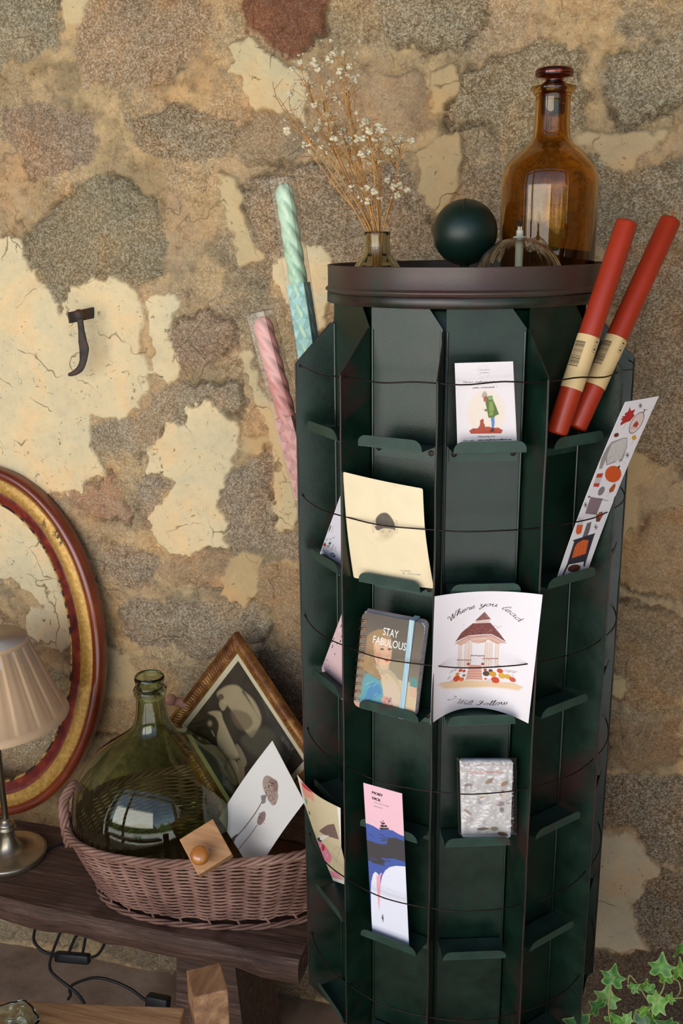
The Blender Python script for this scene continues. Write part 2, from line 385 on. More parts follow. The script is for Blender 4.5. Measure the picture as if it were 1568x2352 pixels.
def sheet(name, art, P4, mats, parent=None, bend=None, thick=.0005, rnd=0, geo_off=.00025):
    """P4: world corners TL,TR,BR,BL. bend(u,v)->metres along the front normal"""
    TL, TR, BR, BL = [np.asarray(p, float) for p in P4]
    nrm = np.cross(BL - TL, TR - TL); nrm /= np.linalg.norm(nrm)
    if np.dot(nrm, EYE - TL) < 0: nrm = -nrm
    def S(U, V, off=0):
        u = U[:, None]/art.w; v = V[:, None]/art.h
        if rnd:                                     # rounded corners pull in the outline
            pass
        p = TL*(1-u)*(1-v) + TR*u*(1-v) + BR*u*v + BL*(1-u)*v
        b = bend(u, v) if bend else 0
        return p + nrm*(b + off)
    U, V = art.P[:, 0].copy(), art.P[:, 1].copy()
    if rnd:
        for (cx, sx) in ((0, 1), (art.w, -1)):
            for (cy, sy) in ((0, 1), (art.h, -1)):
                a = (U - cx)*sx; b = (V - cy)*sy; k = (a < rnd) & (b < rnd)
                dx = rnd - a; dy = rnd - b; d = np.sqrt(dx*dx + dy*dy); mxd = np.maximum(dx, dy)
                f = np.where(k & (d > 0), mxd/np.maximum(d, 1e-9), 1)
                U = np.where(k, cx + sx*(rnd - dx*f), U); V = np.where(k, cy + sy*(rnd - dy*f), V)
    F0 = S(U, V); B0 = S(U, V, -thick); n = len(F0); nu, nv = art.nu, art.nv
    idx = np.arange((nu+1)*(nv+1)).reshape(nv+1, nu+1)
    q = np.stack([idx[:-1, :-1], idx[1:, :-1], idx[1:, 1:], idx[:-1, 1:]], -1).reshape(-1, 4)
    faces = [q, q[:, ::-1] + n]
    ring = np.r_[idx[0, :], idx[1:, -1], idx[-1, :-1][::-1], idx[1:-1, 0][::-1]]
    r2 = np.roll(ring, -1); faces.append(np.stack([ring, r2, r2 + n, ring + n], -1))
    Fc = np.concatenate(faces); verts = [F0, B0]; mi = [0]*len(Fc); Fl = [tuple(f) for f in Fc.tolist()]; off = 2*n; cols = [art.c, np.tile(art.c.max(0), (n, 1))]
    for (g, gf, gm) in art.geo:
        g = np.asarray(g); verts.append(S(np.clip(g[:, 0], 0, art.w), np.clip(g[:, 1], 0, art.h), geo_off)); Fl += [tuple(i + off for i in f) for f in gf]; mi += [gm]*len(gf); off += len(g)
        cols.append(np.full((len(g), 3), .1))
    return mk(name, np.concatenate(verts), Fl, mats, parent, True, mi, np.concatenate(cols))
# ------------------------------------------------------------------ the setting
WY = 1.60
def wallmat():
    def f(nt, b):
        a = N_(nt, 'ShaderNodeAttribute', attribute_name='Col'); k = N_(nt, 'ShaderNodeAttribute', attribute_name='Msk')
        sep = nt.nodes.new('ShaderNodeSeparateColor'); nt.links.new(k.outputs['Color'], sep.inputs[0])
        spk, pla, grit = sep.outputs[0], sep.outputs[1], sep.outputs[2]
        v = coords(nt)
        n1 = noise(nt, 170, 6, .78, v, 0); n2 = noise(nt, 46, 7, .78, v, .1); n3 = noise(nt, 260, 3, .7, v); n4 = noise(nt, 9, 5, .65, v, .5)
        # granite grain: dark and pale crystals
        vc = N_(nt, 'ShaderNodeTexVoronoi', i_Scale=480, i_Randomness=1.0); nt.links.new(v, vc.inputs['Vector']); sv = nt.nodes.new('ShaderNodeSeparateColor'); nt.links.new(vc.outputs['Color'], sv.inputs[0])
        gm = N_(nt, 'ShaderNodeMath', operation='MULTIPLY_ADD'); nt.links.new(sv.outputs[0], gm.inputs[0]); gm.inputs[1].default_value = .42
        gs = N_(nt, 'ShaderNodeMath', operation='MULTIPLY_ADD'); nt.links.new(n1.outputs[0], gs.inputs[0]); gs.inputs[1].default_value = 1.0; gs.inputs[2].default_value = -.21; nt.links.new(gs.outputs[0], gm.inputs[2])
        g = ramp(nt, gm.outputs[0], [(.26, lin('4f4032')), (.38, lin('8a745a')), (.50, lin('b39d80')), (.64, lin('dccab0')), (.78, lin('f6ebd8'))]).outputs[0]
        c = mixc(nt, spk, a.outputs['Color'], mixc(nt, .50, a.outputs['Color'], g), 'MIX')
        big = ramp(nt, n2.outputs[0], [(.30, (.42, .36, .32)), (.40, (.70, .66, .62)), (.48, (.95, .94, .92)), (.58, (1.08, 1.06, 1.0)), (.70, (1.38, 1.32, 1.20))]).outputs[0]
        c = mixc(nt, grit, c, mixc(nt, .85, c, big, 'MULTIPLY'))
        warm = ramp(nt, n4.outputs[0], [(.35, (1.14, .98, .84)), (.5, (1, 1, 1)), (.66, (.86, .93, 1.0))]).outputs[0]
        c = mixc(nt, .8, c, warm, 'MULTIPLY')
        fine = ramp(nt, n3.outputs[0], [(.30, (.70, .66, .62)), (.42, (1, 1, 1)), (.66, (1.06, 1.06, 1.05))]).outputs[0]
        fc = mixc(nt, 1.0, c, fine, 'MULTIPLY'); c = mixc(nt, mixc(nt, 1.0, (.75, .75, .75), pla, 'SUBTRACT'), c, fc)
        # hairline cracks and pits in the plaster
        nd = noise(nt, 6, 4, .6, v); ad = N_(nt, 'ShaderNodeVectorMath', operation='MULTIPLY_ADD'); nt.links.new(nd.outputs['Color'], ad.inputs[0]); ad.inputs[1].default_value = (.16, .16, .16); nt.links.new(v, ad.inputs[2])
        vo = N_(nt, 'ShaderNodeTexVoronoi', feature='DISTANCE_TO_EDGE', i_Scale=8.5); nt.links.new(ad.outputs[0], vo.inputs['Vector'])
        ck = ramp(nt, vo.outputs['Distance'], [(.0, 1.), (.016, 0.)]).outputs[0]
        br = ramp(nt, noise(nt, 14, 3, .6, v).outputs[0], [(.48, 0.), (.58, 1.)]).outputs[0]
        pit = ramp(nt, noise(nt, 60, 4, .72, v, 1.2).outputs[0], [(.30, 1.), (.375, 0.)]).outputs[0]
        mk_ = mixc(nt, 1.0, mixc(nt, 1.0, ck, br, 'MULTIPLY'), pit, 'LIGHTEN')
        pl2 = N_(nt, 'ShaderNodeMapRange'); nt.links.new(pla, pl2.inputs['Value']); pl2.inputs['To Min'].default_value = .45; pl2.inputs['To Max'].default_value = .85
        mk_ = mixc(nt, 1.0, mk_, pl2.outputs[0], 'MULTIPLY')
        c = mixc(nt, mk_, c, lin('6f5638'))
        nt.links.new(c, b.inputs['Base Color'])
        h = N_(nt, 'ShaderNodeMath', operation='MULTIPLY_ADD'); nt.links.new(n1.outputs[0], h.inputs[0]); h.inputs[1].default_value = .6; nt.links.new(n2.outputs[0], h.inputs[2])
        h2 = N_(nt, 'ShaderNodeMath', operation='SUBTRACT'); nt.links.new(h.outputs[0], h2.inputs[0]); nt.links.new(mk_, h2.inputs[1])
        s = N_(nt, 'ShaderNodeMapRange'); nt.links.new(pla, s.inputs['Value']); s.inputs['To Min'].default_value = .75; s.inputs['To Max'].default_value = .42
        bp = N_(nt, 'ShaderNodeBump', i_Distance=.0055); nt.links.new(s.outputs[0], bp.inputs['Strength']); nt.links.new(h2.outputs[0], bp.inputs['Height']); nt.links.new(bp.outputs[0], b.inputs['Normal'])
    return mat('rubble stone and lime plaster', rough=.93, spec=.15, build=f)
M['wall'] = wallmat()
# outlines traced as patches of the wall face; (kind, colour, relief, grain, outline)
PL = 'ecd5aa'; PT = 'd3b287'
PATCH = [
 ('S','8b8672',.010,.9,[(-60,-60),(130,-60),(138,60),(125,108),(75,130),(30,128),(0,175),(-60,180)]),
 ('S','a2876b',.012,.9,[(172,60),(225,-40),(455,-60),(488,70),(450,120),(385,188),(300,200),(192,196),(170,140)]),
 ('S','7a4f3c',.016,.25,[(556,-60),(752,-60),(738,70),(703,128),(645,146),(602,95),(572,78),(558,20)]),
 ('S','96806f',.012,.75,[(10,238),(110,230),(222,248),(230,320),(222,366),(165,392),(82,400),(50,345),(8,320)]),
 ('S','8a7a62',.012,1.,[(284,252),(400,238),(522,280),(538,345),(450,372),(350,358),(305,318)]),
 ('S','948773',.007,.6,[(560,262),(650,262),(715,290),(725,335),(650,372),(560,385),(535,350)]),
 ('S','817a62',.013,.85,[(118,480),(190,426),(282,418),(350,462),(378,582),(372,640),(322,664),(252,630),(208,644),(160,662),(142,722),(100,652),(60,602),(58,542)]),
 ('S','9c8370',.011,.75,[(398,728),(470,713),(532,742),(532,790),(462,852),(412,852),(380,792)]),
 ('S','9d917e',.009,.85,[(345,900),(400,880),(550,882),(562,930),(556,962),(480,922),(425,938),(420,975),(372,988),(362,1042),(230,1042),(208,982),(260,960),(340,950)]),
 ('S','8f7c66',.013,1.,[(545,470),(565,425),(640,392),(720,372),(830,395),(905,362),(960,430),(985,480),(1010,600),(900,640),(770,620),(700,585),(622,592),(590,560),(562,510)]),
 ('S','95887a',.010,.9,[(500,1100),(620,1045),(650,1060),(690,1085),(640,1090),(625,1120),(640,1205),(700,1210),(710,1300),(600,1262),(522,1250),(530,1200),(515,1160)]),
 ('S','94887a',.008,.8,[(308,1103),(352,1083),(412,1100),(372,1130),(352,1162),(335,1200),(318,1175)]),
 ('S','ab8b74',.010,.55,[(140,1140),(252,1098),(290,1160),(297,1188),(240,1192),(190,1180)]),
 ('S','9a8570',.012,.95,[(232,1270),(270,1240),(332,1260),(383,1290),(362,1332),(300,1348),(250,1322)]),
 ('S','b09475',.010,.45,[(362,1312),(392,1270),(525,1255),(545,1300),(500,1362),(440,1342),(380,1332)]),
 ('S','8d7f6d',.015,.95,[(272,1400),(310,1368),(382,1378),(560,1383),(625,1430),(605,1470),(520,1502),(470,1515),(400,1480),(330,1482),(280,1452)]),
 ('S','a98c6a',.010,.5,[(550,1300),(620,1290),(720,1310),(720,1500),(640,1500),(620,1400),(560,1370)]),
 ('S','8c8169',.012,1.,[(838,-60),(1132,-60),(1105,60),(1062,112),(982,118),(902,90),(870,60)]),
 ('S','b09a80',.014,.3,[(706,160),(980,163),(997,240),(992,300),(942,312),(850,290),(715,296)]),
 ('S','918264',.013,1.,[(1060,188),(1130,130),(1250,88),(1335,100),(1362,200),(1342,300),(1280,322),(1170,342),(1120,290),(1040,302),(1022,270)]),
 ('S','948a72',.011,.95,[(1378,180),(1440,100),(1640,50),(1640,210),(1500,262),(1440,292)]),
 ('S','877f6b',.013,1.,[(1355,372),(1400,358),(1442,400),(1502,382),(1640,320),(1640,560),(1450,600),(1355,560)]),
 ('S','8f8270',.011,.95,[(1068,400),(1132,380),(1165,430),(1165,620),(1090,620),(1060,450)]),
 ('S','957c60',.010,.95,[(1400,600),(1460,570),(1640,600),(1640,1120),(1490,1062),(1440,1030),(1400,850)]),
 ('S','b2936f',.010,.45,[(1420,1250),(1500,1180),(1640,1150),(1640,1372),(1480,1362),(1410,1340)]),
 ('S','9c8262',.010,.6,[(1395,1385),(1500,1388),(1640,1450),(1640,1560),(1500,1640),(1400,1610)]),
 ('S','957b5e',.010,.45,[(1395,1650),(1480,1660),(1560,1640),(1560,1740),(1470,1790),(1390,1760)]),
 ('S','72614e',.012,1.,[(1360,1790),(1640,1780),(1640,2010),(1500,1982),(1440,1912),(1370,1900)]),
 ('S','5d4b3b',.008,.9,[(1490,2000),(1640,2000),(1640,2172),(1492,2192),(1470,2150),(1455,2082),(1492,2050)]),  # stone colour darkened to hold the shade low on the wall
 ('S','4a3a2f',.004,.4,[(1330,2182),(1440,2205),(1640,2190),(1700,2460),(1300,2460)]),  # shade near the floor is put into this stone's dark colour
 ('S','b39a78',.010,.5,[(180,1560),(260,1500),(330,1500),(420,1560),(420,1660),(300,1700),(200,1680)]),
 ('S','93816a',.012,.9,[(470,1540),(600,1480),(720,1500),(730,1760),(600,1800),(480,1700)]),
 ('S','a3937a',.010,.8,[(-60,1500),(60,1490),(160,1560),(160,1700),(60,1780),(-60,1760)]),
 ('S','9d9078',.010,.7,[(-80,2060),(120,2070),(220,2120),(160,2170),(-80,2150)]),
 ('S','8c7c66',.010,.8,[(240,2080),(460,2120),(420,2240),(230,2190)]),
 ('S','7e6c55',.010,.8,[(540,2180),(760,2200),(760,2290),(560,2300)]),
 ('P',PL,.007,0,[(-80,520),(0,545),(50,560),(72,610),(105,652),(130,692),(142,724),(150,690),(170,650),(210,640),(235,645),(250,628),(290,650),(320,680),(330,720),(325,790),(338,840),(325,870),(347,900),(300,952),(260,962),(222,955),(225,985),(215,1010),(225,1040),(242,1085),(240,1098),(205,1100),(195,1130),(150,1142),(60,1140),(-20,1100),(-120,1080)]),
 ('P',PL,.007,0,[(-100,1120),(0,1140),(70,1160),(110,1190),(150,1260),(150,1340),(172,1400),(178,1470),(150,1500),(110,1480),(70,1455),(66,1400),(110,1390),(60,1350),(0,1330),(-100,1330)]),
 ('P',PL,.006,0,[(345,682),(400,672),(412,690),(395,740),(385,770),(405,800),(410,840),(402,882),(370,885),(345,860),(350,800),(340,740)]),
 ('P',PL,.008,0,[(425,935),(480,920),(520,950),(555,960),(560,1010),(550,1040),(530,1090),(520,1130),(515,1160),(530,1200),(525,1250),(472,1255),(440,1270),(400,1272),(370,1250),(345,1210),(335,1180),(352,1160),(372,1130),(410,1100),(350,1080),(345,1050),(360,1000),(372,980),(420,970)]),
 ('P','d9c49b',.009,0,[(520,110),(580,90),(610,120),(640,142),(702,172),(706,230),(700,285),(660,265),(600,258),(560,258),(550,210),(555,180),(515,170),(530,140)]),
 ('P','d6bd90',.007,0,[(498,408),(530,420),(548,470),(575,530),(590,560),(622,590),(600,612),(555,616),(535,560),(520,500),(500,440)]),
 ('P',PL,.007,0,[(640,590),(700,560),(740,565),(768,600),(762,660),(750,720),(722,790),(690,760),(660,700),(645,640)]),
 ('P','dcc499',.005,0,[(575,800),(600,880),(640,935),(668,980),(690,1085),(685,1210),(640,1205),(622,1120),(640,1080),(620,990),(590,940),(568,860),(552,820)]),
 ('P','cdb287',.006,0,[(575,1000),(625,1000),(632,1030),(600,1052),(568,1030)]),
 ('P','d6c096',.006,0,[(142,-30),(196,-30),(192,60),(150,62),(138,35)]),
 ('P','cfb184',.006,0,[(960,352),(1000,318),(1050,300),(1062,350),(1062,430),(1010,482),(985,472),(958,430)]),
 ('P','cfb184',.006,0,[(990,160),(1050,150),(1062,200),(1020,270),(1000,250)]),
 ('P','cfb389',.006,0,[(1330,305),(1420,300),(1540,300),(1500,340),(1420,400),(1360,350),(1320,330)]),
 ('P','cfb488',.006,0,[(1435,1038),(1490,1050),(1488,1100),(1460,1130),(1478,1150),(1455,1210),(1412,1252),(1400,1180),(1425,1120)]),
 ('P','cbb384',.006,0,[(1396,1530),(1430,1548),(1434,1600),(1390,1605)]),
 ('P','c8b291',.006,0,[(1340,1905),(1440,1920),(1508,1990),(1490,2052),(1455,2082),(1470,2150),(1494,2188),(1440,2194),(1340,2166)]),
 ('P','d0b387',.005,0,[(242,1480),(300,1500),(335,1560),(300,1600),(242,1600)]),
 ('P','cfaf80',.005,0,[(505,1330),(560,1255),(600,1280),(590,1350),(560,1392),(500,1370)]),
]
def outer_stones():                     # the masonry carries on beyond the part in the photo
    r = np.random.RandomState(8); out = []; cols = ['8b8672', 'b08c66', '9c8370', '8a7a62', 'a5836c', '95887a', 'a98c6a']
    for x0 in list(range(-1500, -200, 250)) + list(range(1780, 3300, 250)):
        for y0 in range(-650, 2800, 190):
            cx, cy = x0 + r.randint(-50, 50) + (125 if (y0//190) % 2 else 0), y0 + r.randint(-30, 30); rx, ry = 70 + r.rand()*50, 50 + r.rand()*30
            out.append(('S', cols[r.randint(len(cols))], .012, .5 + .5*r.rand(), [(cx + rx*math.cos(a)*(.8 + .3*r.rand()), cy + ry*math.sin(a)*(.8 + .3*r.rand())) for a in np.linspace(0, 2*PI, 10)[:-1]]))
    for x0 in range(-50, 1700, 260):
        for y0 in (-480, -300, -150):
            cx, cy = x0 + r.randint(-50, 50), y0 + r.randint(-20, 20); out.append(('S', cols[r.randint(len(cols))], .012, .7, [(cx + 95*math.cos(a)*(.8 + .3*r.rand()), cy + 60*math.sin(a)*(.8 + .3*r.rand())) for a in np.linspace(0, 2*PI, 10)[:-1]]))
    return out
def build_wall():
    xs = np.unique(np.round(np.r_[np.arange(-2.6, -1.45, .03), np.arange(-1.45, .42, .0028), np.arange(.42, 1.8, .03)], 5))
    zs = np.unique(np.round(np.r_[np.arange(-.05, 1.98, .0028), np.arange(1.98, 3.05, .03)], 5))
    X, Z = np.meshgrid(xs, zs); X = X.ravel(); Z = Z.ravel(); P = np.stack([X, Z], 1)
    # irregular outlines
    wx = (vnoise(X, Z, 9, 1, 5, .6) - .5)*.034 + (vnoise(X, Z, 70, 4, 3) - .5)*.012
    wz = (vnoise(X, Z, 9, 2, 5, .6) - .5)*.034 + (vnoise(X, Z, 70, 5, 3) - .5)*.012
    Q = P + np.stack([wx, wz], 1)
    base = np.array(lin('cfae86')); col = np.tile(base, (len(P), 1)); msk = np.zeros((len(P), 3)); msk[:, 2] = 1; msk[:, 0] = np.clip((vnoise(X, Z, 10, 41, 4) - .40)*3, .15, .8)
    t = np.clip((vnoise(X, Z, 9, 21, 5, .6) - .42)*5, 0, 1)[:, None]
    col = col*(1-t) + np.array(lin('b59a72'))*t
    t = np.clip((vnoise(X, Z, 7, 24, 5, .6) - .52)*7, 0, 1)[:, None]
    col = col*(1-t) + np.array(lin('9f8c6e'))*t
    t = np.clip((vnoise(X, Z, 12, 22, 5, .6) - .53)*9, 0, 1)[:, None]
    col = col*(1-t) + np.array(lin('dab889'))*t
    hgt = (vnoise(X, Z, 8, 31, 5, .55) - .5)*.014
    def poly_w(pts):
        q = [onY(x, y, WY) for x, y in pts]; return np.array([(p[0], p[2]) for p in q])
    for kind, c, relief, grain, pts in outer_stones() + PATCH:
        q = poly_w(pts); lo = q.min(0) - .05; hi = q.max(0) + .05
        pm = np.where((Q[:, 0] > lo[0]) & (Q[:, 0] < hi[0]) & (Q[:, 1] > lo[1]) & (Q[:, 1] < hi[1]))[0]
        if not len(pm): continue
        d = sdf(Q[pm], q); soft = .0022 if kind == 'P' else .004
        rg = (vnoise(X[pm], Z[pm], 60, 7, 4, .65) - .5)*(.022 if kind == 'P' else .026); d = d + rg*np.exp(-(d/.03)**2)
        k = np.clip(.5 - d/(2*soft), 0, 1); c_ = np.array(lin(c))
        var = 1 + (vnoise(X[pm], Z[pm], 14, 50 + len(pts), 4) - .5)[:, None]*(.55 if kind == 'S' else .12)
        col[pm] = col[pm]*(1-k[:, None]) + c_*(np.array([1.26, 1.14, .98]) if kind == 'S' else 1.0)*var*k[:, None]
        if kind == 'P':
            msk[pm] = msk[pm]*(1-k[:, None]) + np.array([0, 1., .22])*k[:, None]
            hgt[pm] = hgt[pm]*(1-k*.75) + relief*k + k*(vnoise(X[pm], Z[pm], 22, 77, 4) - .5)*.006
        else:
            msk[pm] = msk[pm]*(1-k[:, None]) + np.array([grain, 0, .55])*k[:, None]
            dome = np.clip(-d/.060, 0, 1)**.8
            gap = np.exp(-((d - .001)/.0030)**2)*np.clip((vnoise(X[pm], Z[pm], 9, 60 + len(pts), 3) - .46)*5, 0, 1)
            hgt[pm] = hgt[pm]*(1-k*.6) + relief*k*dome - gap*.011
            col[pm] *= (1 - .50*gap)[:, None]
            hgt[pm] += k*(vnoise(X[pm], Z[pm], 45, 91, 4, .6) - .5)*.006*grain
    hgt += (vnoise(X, Z, 110, 33, 3, .7) - .5)*.0046*(1 - msk[:, 1]*.72)
    V = np.stack([X, WY - hgt, Z], 1); nx, nz = len(xs), len(zs); idx = np.arange(nx*nz).reshape(nz, nx)
    F = np.stack([idx[:-1, :-1], idx[:-1, 1:], idx[1:, 1:], idx[1:, :-1]], -1).reshape(-1, 4)
    me = bpy.data.meshes.new('wall_back'); me.vertices.add(len(V)); me.vertices.foreach_set('co', V.astype(np.float32).ravel())
    me.loops.add(F.size); me.loops.foreach_set('vertex_index', F.ravel().astype(np.int32)); me.polygons.add(len(F))
    me.polygons.foreach_set('loop_start', np.arange(0, F.size, 4, dtype=np.int32)); me.polygons.foreach_set('use_smooth', np.ones(len(F), bool))
    me.update(calc_edges=True); me.validate()
    for nm, arr in (('Col', col), ('Msk', msk)):
        a = me.color_attributes.new(nm, 'FLOAT_COLOR', 'POINT'); c4 = np.ones((len(V), 4), np.float32); c4[:, :3] = arr; a.data.foreach_set('color', c4.ravel())
    me.materials.append(M['wall']); o = bpy.data.objects.new('wall_back', me); C.objects.link(o); tag(o, kind='structure')
build_wall()
M['floor'] = mat('worn flagstone', rough=.8, spec=.3, build=noisy([(.3, lin('6d5a4b')), (.45, lin('937c69')), (.6, lin('a68f7c')), (.75, lin('bba897'))], 5, .65, .5, 40, .004))
M['plank_ceiling'] = mat('old dark boards', lin('3f3226'), .8, build=noisy([(.3, lin('33281e')), (.7, lin('54432f'))], 6, .6, .3, 20, .004, (1, 9, 1)))
M['lawn'] = mat('sunlit gravel and grass', lin('8f8a68'), .9, build=noisy([(.35, lin('b5b5ae')), (.5, lin('cfd0cc')), (.7, lin('dfe0de'))], 2.5, .7, .4, 30, .01))
M['hedge'] = mat('green hedge', lin('3f5a26'), .8, build=noisy([(.3, lin('22361a')), (.55, lin('4d6e2c')), (.7, lin('7c9a4b'))], 7, .7, .8, 12, .05))
M['side'] = mat('shaded limewash', lin('8a745a'), .9, build=noisy([(.3, lin('6e5b45')), (.7, lin('9a8468'))], 3, .6, .4, 20, .01))
def slab(name, c, s, m_): 
    o = MB().box(c, s).build(name, m_, smooth=False); tag(o, kind='structure'); return o
def build_floor():                       # flagstones with joints, gently uneven
    xs = np.linspace(-2.6, 1.8, 221); ys = np.linspace(-.5, 1.62, 107); X, Y = np.meshgrid(xs, ys); X = X.ravel(); Y = Y.ravel()
    jx = np.abs(((X + .22*np.floor(Y/.42)) % .55) - .275); jy = np.abs((Y % .42) - .21)
    g = np.exp(-((.275 - jx)/.008)**2) + np.exp(-((.21 - jy)/.008)**2)
    Z = (vnoise(X+5, Y+5, 3, 3, 4) - .5)*.014 - .008*np.clip(g, 0, 1) - .004
    n = len(xs); idx = np.arange(len(X)).reshape(len(ys), n)
    F = np.stack([idx[:-1, :-1], idx[:-1, 1:], idx[1:, 1:], idx[1:, :-1]], -1).reshape(-1, 4)
    tag(mk('floor', np.stack([X, Y, Z], 1), F.tolist(), M['floor'], origin=(0, 0, 0)), kind='structure')
build_floor()
slab('ceiling', (-.4, .60, 3.1), (5.6, 2.1, .08), M['plank_ceiling'])
slab('wall_left', (-2.66, .60, 1.5), (.12, 2.1, 3.1), M['side'])
slab('wall_right', (1.86, .60, 1.5), (.12, 2.1, 3.1), M['side'])
slab('garden_ground', (0, -7.0, -.06), (26, 13, .1), M['lawn'])
for i, (x, wd) in enumerate(((-2.4, .18), (-1.35, .10), (1.6, .18))):
    slab('trim_%d' % (i+1), (x, -.56, 1.53), (wd, wd, 3.06), M['plank_ceiling'])
slab('trim_4', (-.4, -.56, 2.80), (4.4, .1, .14), M['plank_ceiling'])
def hedge():
    b = MB(); r = np.random.RandomState(5)
    for i in range(26):
        x = -12 + i*.95; h = 1.6 + r.rand()*2.2
        pr = [(0.01, h)] + [(1.0*math.sin(PI*t)**.6*(.8+.3*r.rand()), h*(1-t)) for t in np.linspace(.08, .95, 9)] + [(.3, 0)]
        b.lathe(pr[::-1], (x, -12 - r.rand()*1.5, 0), 14)
    o = b.build('garden_hedge', M['hedge']); tag(o, kind='structure')
hedge()
# ------------------------------------------------------------------ revolving card rack
AX = yawed([0.15194821, 1.24, 0])[:2]; T0, ST = -1.38558791, 2*PI/11
RH, RO, RI = .20366, .2090, .1650          # radius of the wire holes, outer edge, back plates
def rd(t): v = yawed([math.sin(t), -math.cos(t), 0]); return v
def rt_(t): v = yawed([math.cos(t), math.sin(t), 0]); return v
def RP(t, r, z): return np.array([AX[0], AX[1], HC + z]) + rd(t)*r
def fin(k): return T0 + ST*k
ZS = [-.2245 - .1613*k for k in range(6)]; ZW = [-.1493 - .16096*k for k in range(6)]
RACK = tag(empty('card_rack', (AX[0], AX[1], 0)), 'tall dark green metal revolving postcard rack standing in front of the stone wall', 'card rack')
def rack():
    cx = (AX[0], AX[1], HC)
    # inner drum and tray
    MB().lathe([(.146, -1.10), (.148, -1.09), (.148, -.08), (.146, -.078)], cx, 44).build('drum', M['green'], RACK)
    MB().lathe([(.0001, -.0742), (.1640, -.0742), (.1640, -.0755), (.0001, -.0755)], cx, 44).build('tray', M['green_worn'], RACK)
    # rim band with a rolled bead, ragged top lip
    def lip(r, z, a): return r + .0009*math.sin(5*a + 1) + .0006*math.sin(13*a)
    pr = [(.1652, -.0755), (.1668, -.0750), (.1668, -.0645), (.1660, -.0635), (.1664, -.0620), (.1684, -.0608), (.1690, -.0592), (.1682, -.0578), (.1664, -.0566),
          (.1658, -.0555), (.1658, -.0345), (.1662, -.0325), (.1660, -.0317), (.1650, -.0317), (.1648, -.0335), (.1648, -.0740)]
    b = MB().lathe(pr[3:], cx, 96, fn=lip); b.lathe(pr[:4] + [(.1650, -.0640)], cx, 96, mi=1)
    b.build('rim_band', [M['rim'], M['green_worn']], RACK)
    # finial on its rod
    MB().lathe([(.006, -.104), (.006, -.03)], cx, 16).build('finial_rod', M['green'], RACK)
    R0 = .0387; pf = [(.0001, -R0)] + [(R0*math.sin(a), -R0*math.cos(a)) for a in np.linspace(.1, PI-.06, 30)] + [(.0001, R0)]
    fo = MB().lathe(pf, (cx[0], cx[1], HC + .004), 48).build('finial', M['finial'], RACK)
    sl = MB(); pts = [np.array([AX[0], AX[1], HC + .004]) + (rd(math.radians(-12))*math.cos(a) + np.array([0, 0, 1.])*math.sin(a))*(R0 + .0002) for a in np.linspace(math.radians(42), math.radians(84), 12)]
    sl.tube(pts, [.0002] + [.0008]*10 + [.0002], 6); s_ = sl.build('slot', M['ink_black'], RACK); sub(fo, s_); fo['label'] = 'ball knob with a slot'
    for k in range(11):
        t = fin(k)
        # back plate between divider k and k+1, right top corner cut off
        t2 = fin(k+1); A = RP(t, RI - .003, 0); B = RP(t2, RI - .003, 0); e = (B-A)/np.linalg.norm(B-A); L = np.linalg.norm(B-A); nn = rd((t+t2)/2)
        ol = [(0.002, -1.05), (L-.002, -1.05), (L-.002, -.097), (L-.019, -.0745), (.002, -.0745)]
        V = [A + e*x + np.array([0, 0, z]) for x, z in ol]; V += [v - nn*.001 for v in V]
        b = MB().add(V, [(0, 1, 2, 3, 4), (9, 8, 7, 6, 5)] + [(i, i+5, (i+1) % 5 + 5, (i+1) % 5) for i in range(5)])
        # narrow side folds and a faint embossed seam
        for x in (.0035, L - .0035):
            b.tube([A + e*x + nn*.0006 + np.array([0, 0, z]) for z in (-1.05, -.1)], .0013, 6)
        b.build('back_plate', M['green'], RACK, smooth=False)
        # divider: sloping head, straight outer edge with a folded hem
        q = rt_(t); th = .0006
        ol = [(RI - .003, -.097), (RO, -.1462), (RO, -1.040), (RI + .004, -1.092), (RI - .003, -1.092)]
        V = []
        for s in (1, -1): V += [RP(t, r, z) + q*th*s for r, z in ol]
        b = MB().add(V, [(0, 1, 2, 3, 4), (9, 8, 7, 6, 5)] + [(i, i+5, (i+1) % 5 + 5, (i+1) % 5) for i in range(5)])
        wob = [.0004*math.sin(i*1.7 + k) for i in range(24)]
        b.tube([RP(t, RO, z) + q*wob[i] for i, z in enumerate(np.linspace(-1.04, -.1465, 24))], .00115, 8, 1)
        b.tube([RP(t, RI, -.0985), RP(t, RO, -.1465)], .0009, 6, 1)
        for zw in ZW:                          # rings of the wire holes
            b.tube([RP(t, RH, zw) + rd(t)*.0016*math.cos(a) + np.array([0, 0, 1])*.0016*math.sin(a) + q*.0007 for a in np.linspace(0, 2*PI, 9)[:-1]], .0004, 4, 2, closed=True)
        b.build('divider', [M['divider'], M['green_worn'], M['wire']], RACK, smooth=False)
    # shelves in the pockets facing out
    def shelf(k, j):
        tc = fin(k) + ST/2; n = rd(tc); q = rt_(tc); ap = (RI - .003)*math.cos(ST/2); z0 = ZS[j]; O = RP(tc, 0, z0)
        w = .0405; r0, r1 = ap + .0012, .1945; th = .0008
        b = MB()
        P = lambda x, r, z: O + q*x + n*r + np.array([0, 0, z])
        def plate(pts, off):
            V = [p for p in pts] + [p + off for p in pts]; c = len(pts)
            b.add(V, [tuple(range(c)), tuple(range(2*c-1, c-1, -1))] + [(i, i+c, (i+1) % c + c, (i+1) % c) for i in range(c)])
        plate([P(-w, r0, 0), P(w, r0, 0), P(w - .001, r1, 0), P(-w + .001, r1, 0)], np.array([0, 0, -th]))
        R = .0105; lip = [(-w + .001, 0), (w - .001, 0)] + [(w - .001 - R + R*math.cos(a), .0125 - R + R*math.sin(a)) for a in np.linspace(.25, PI/2, 6)] + [(-w + .001 + R + R*math.cos(a), .0125 - R + R*math.sin(a)) for a in np.linspace(PI/2, PI - .25, 6)]
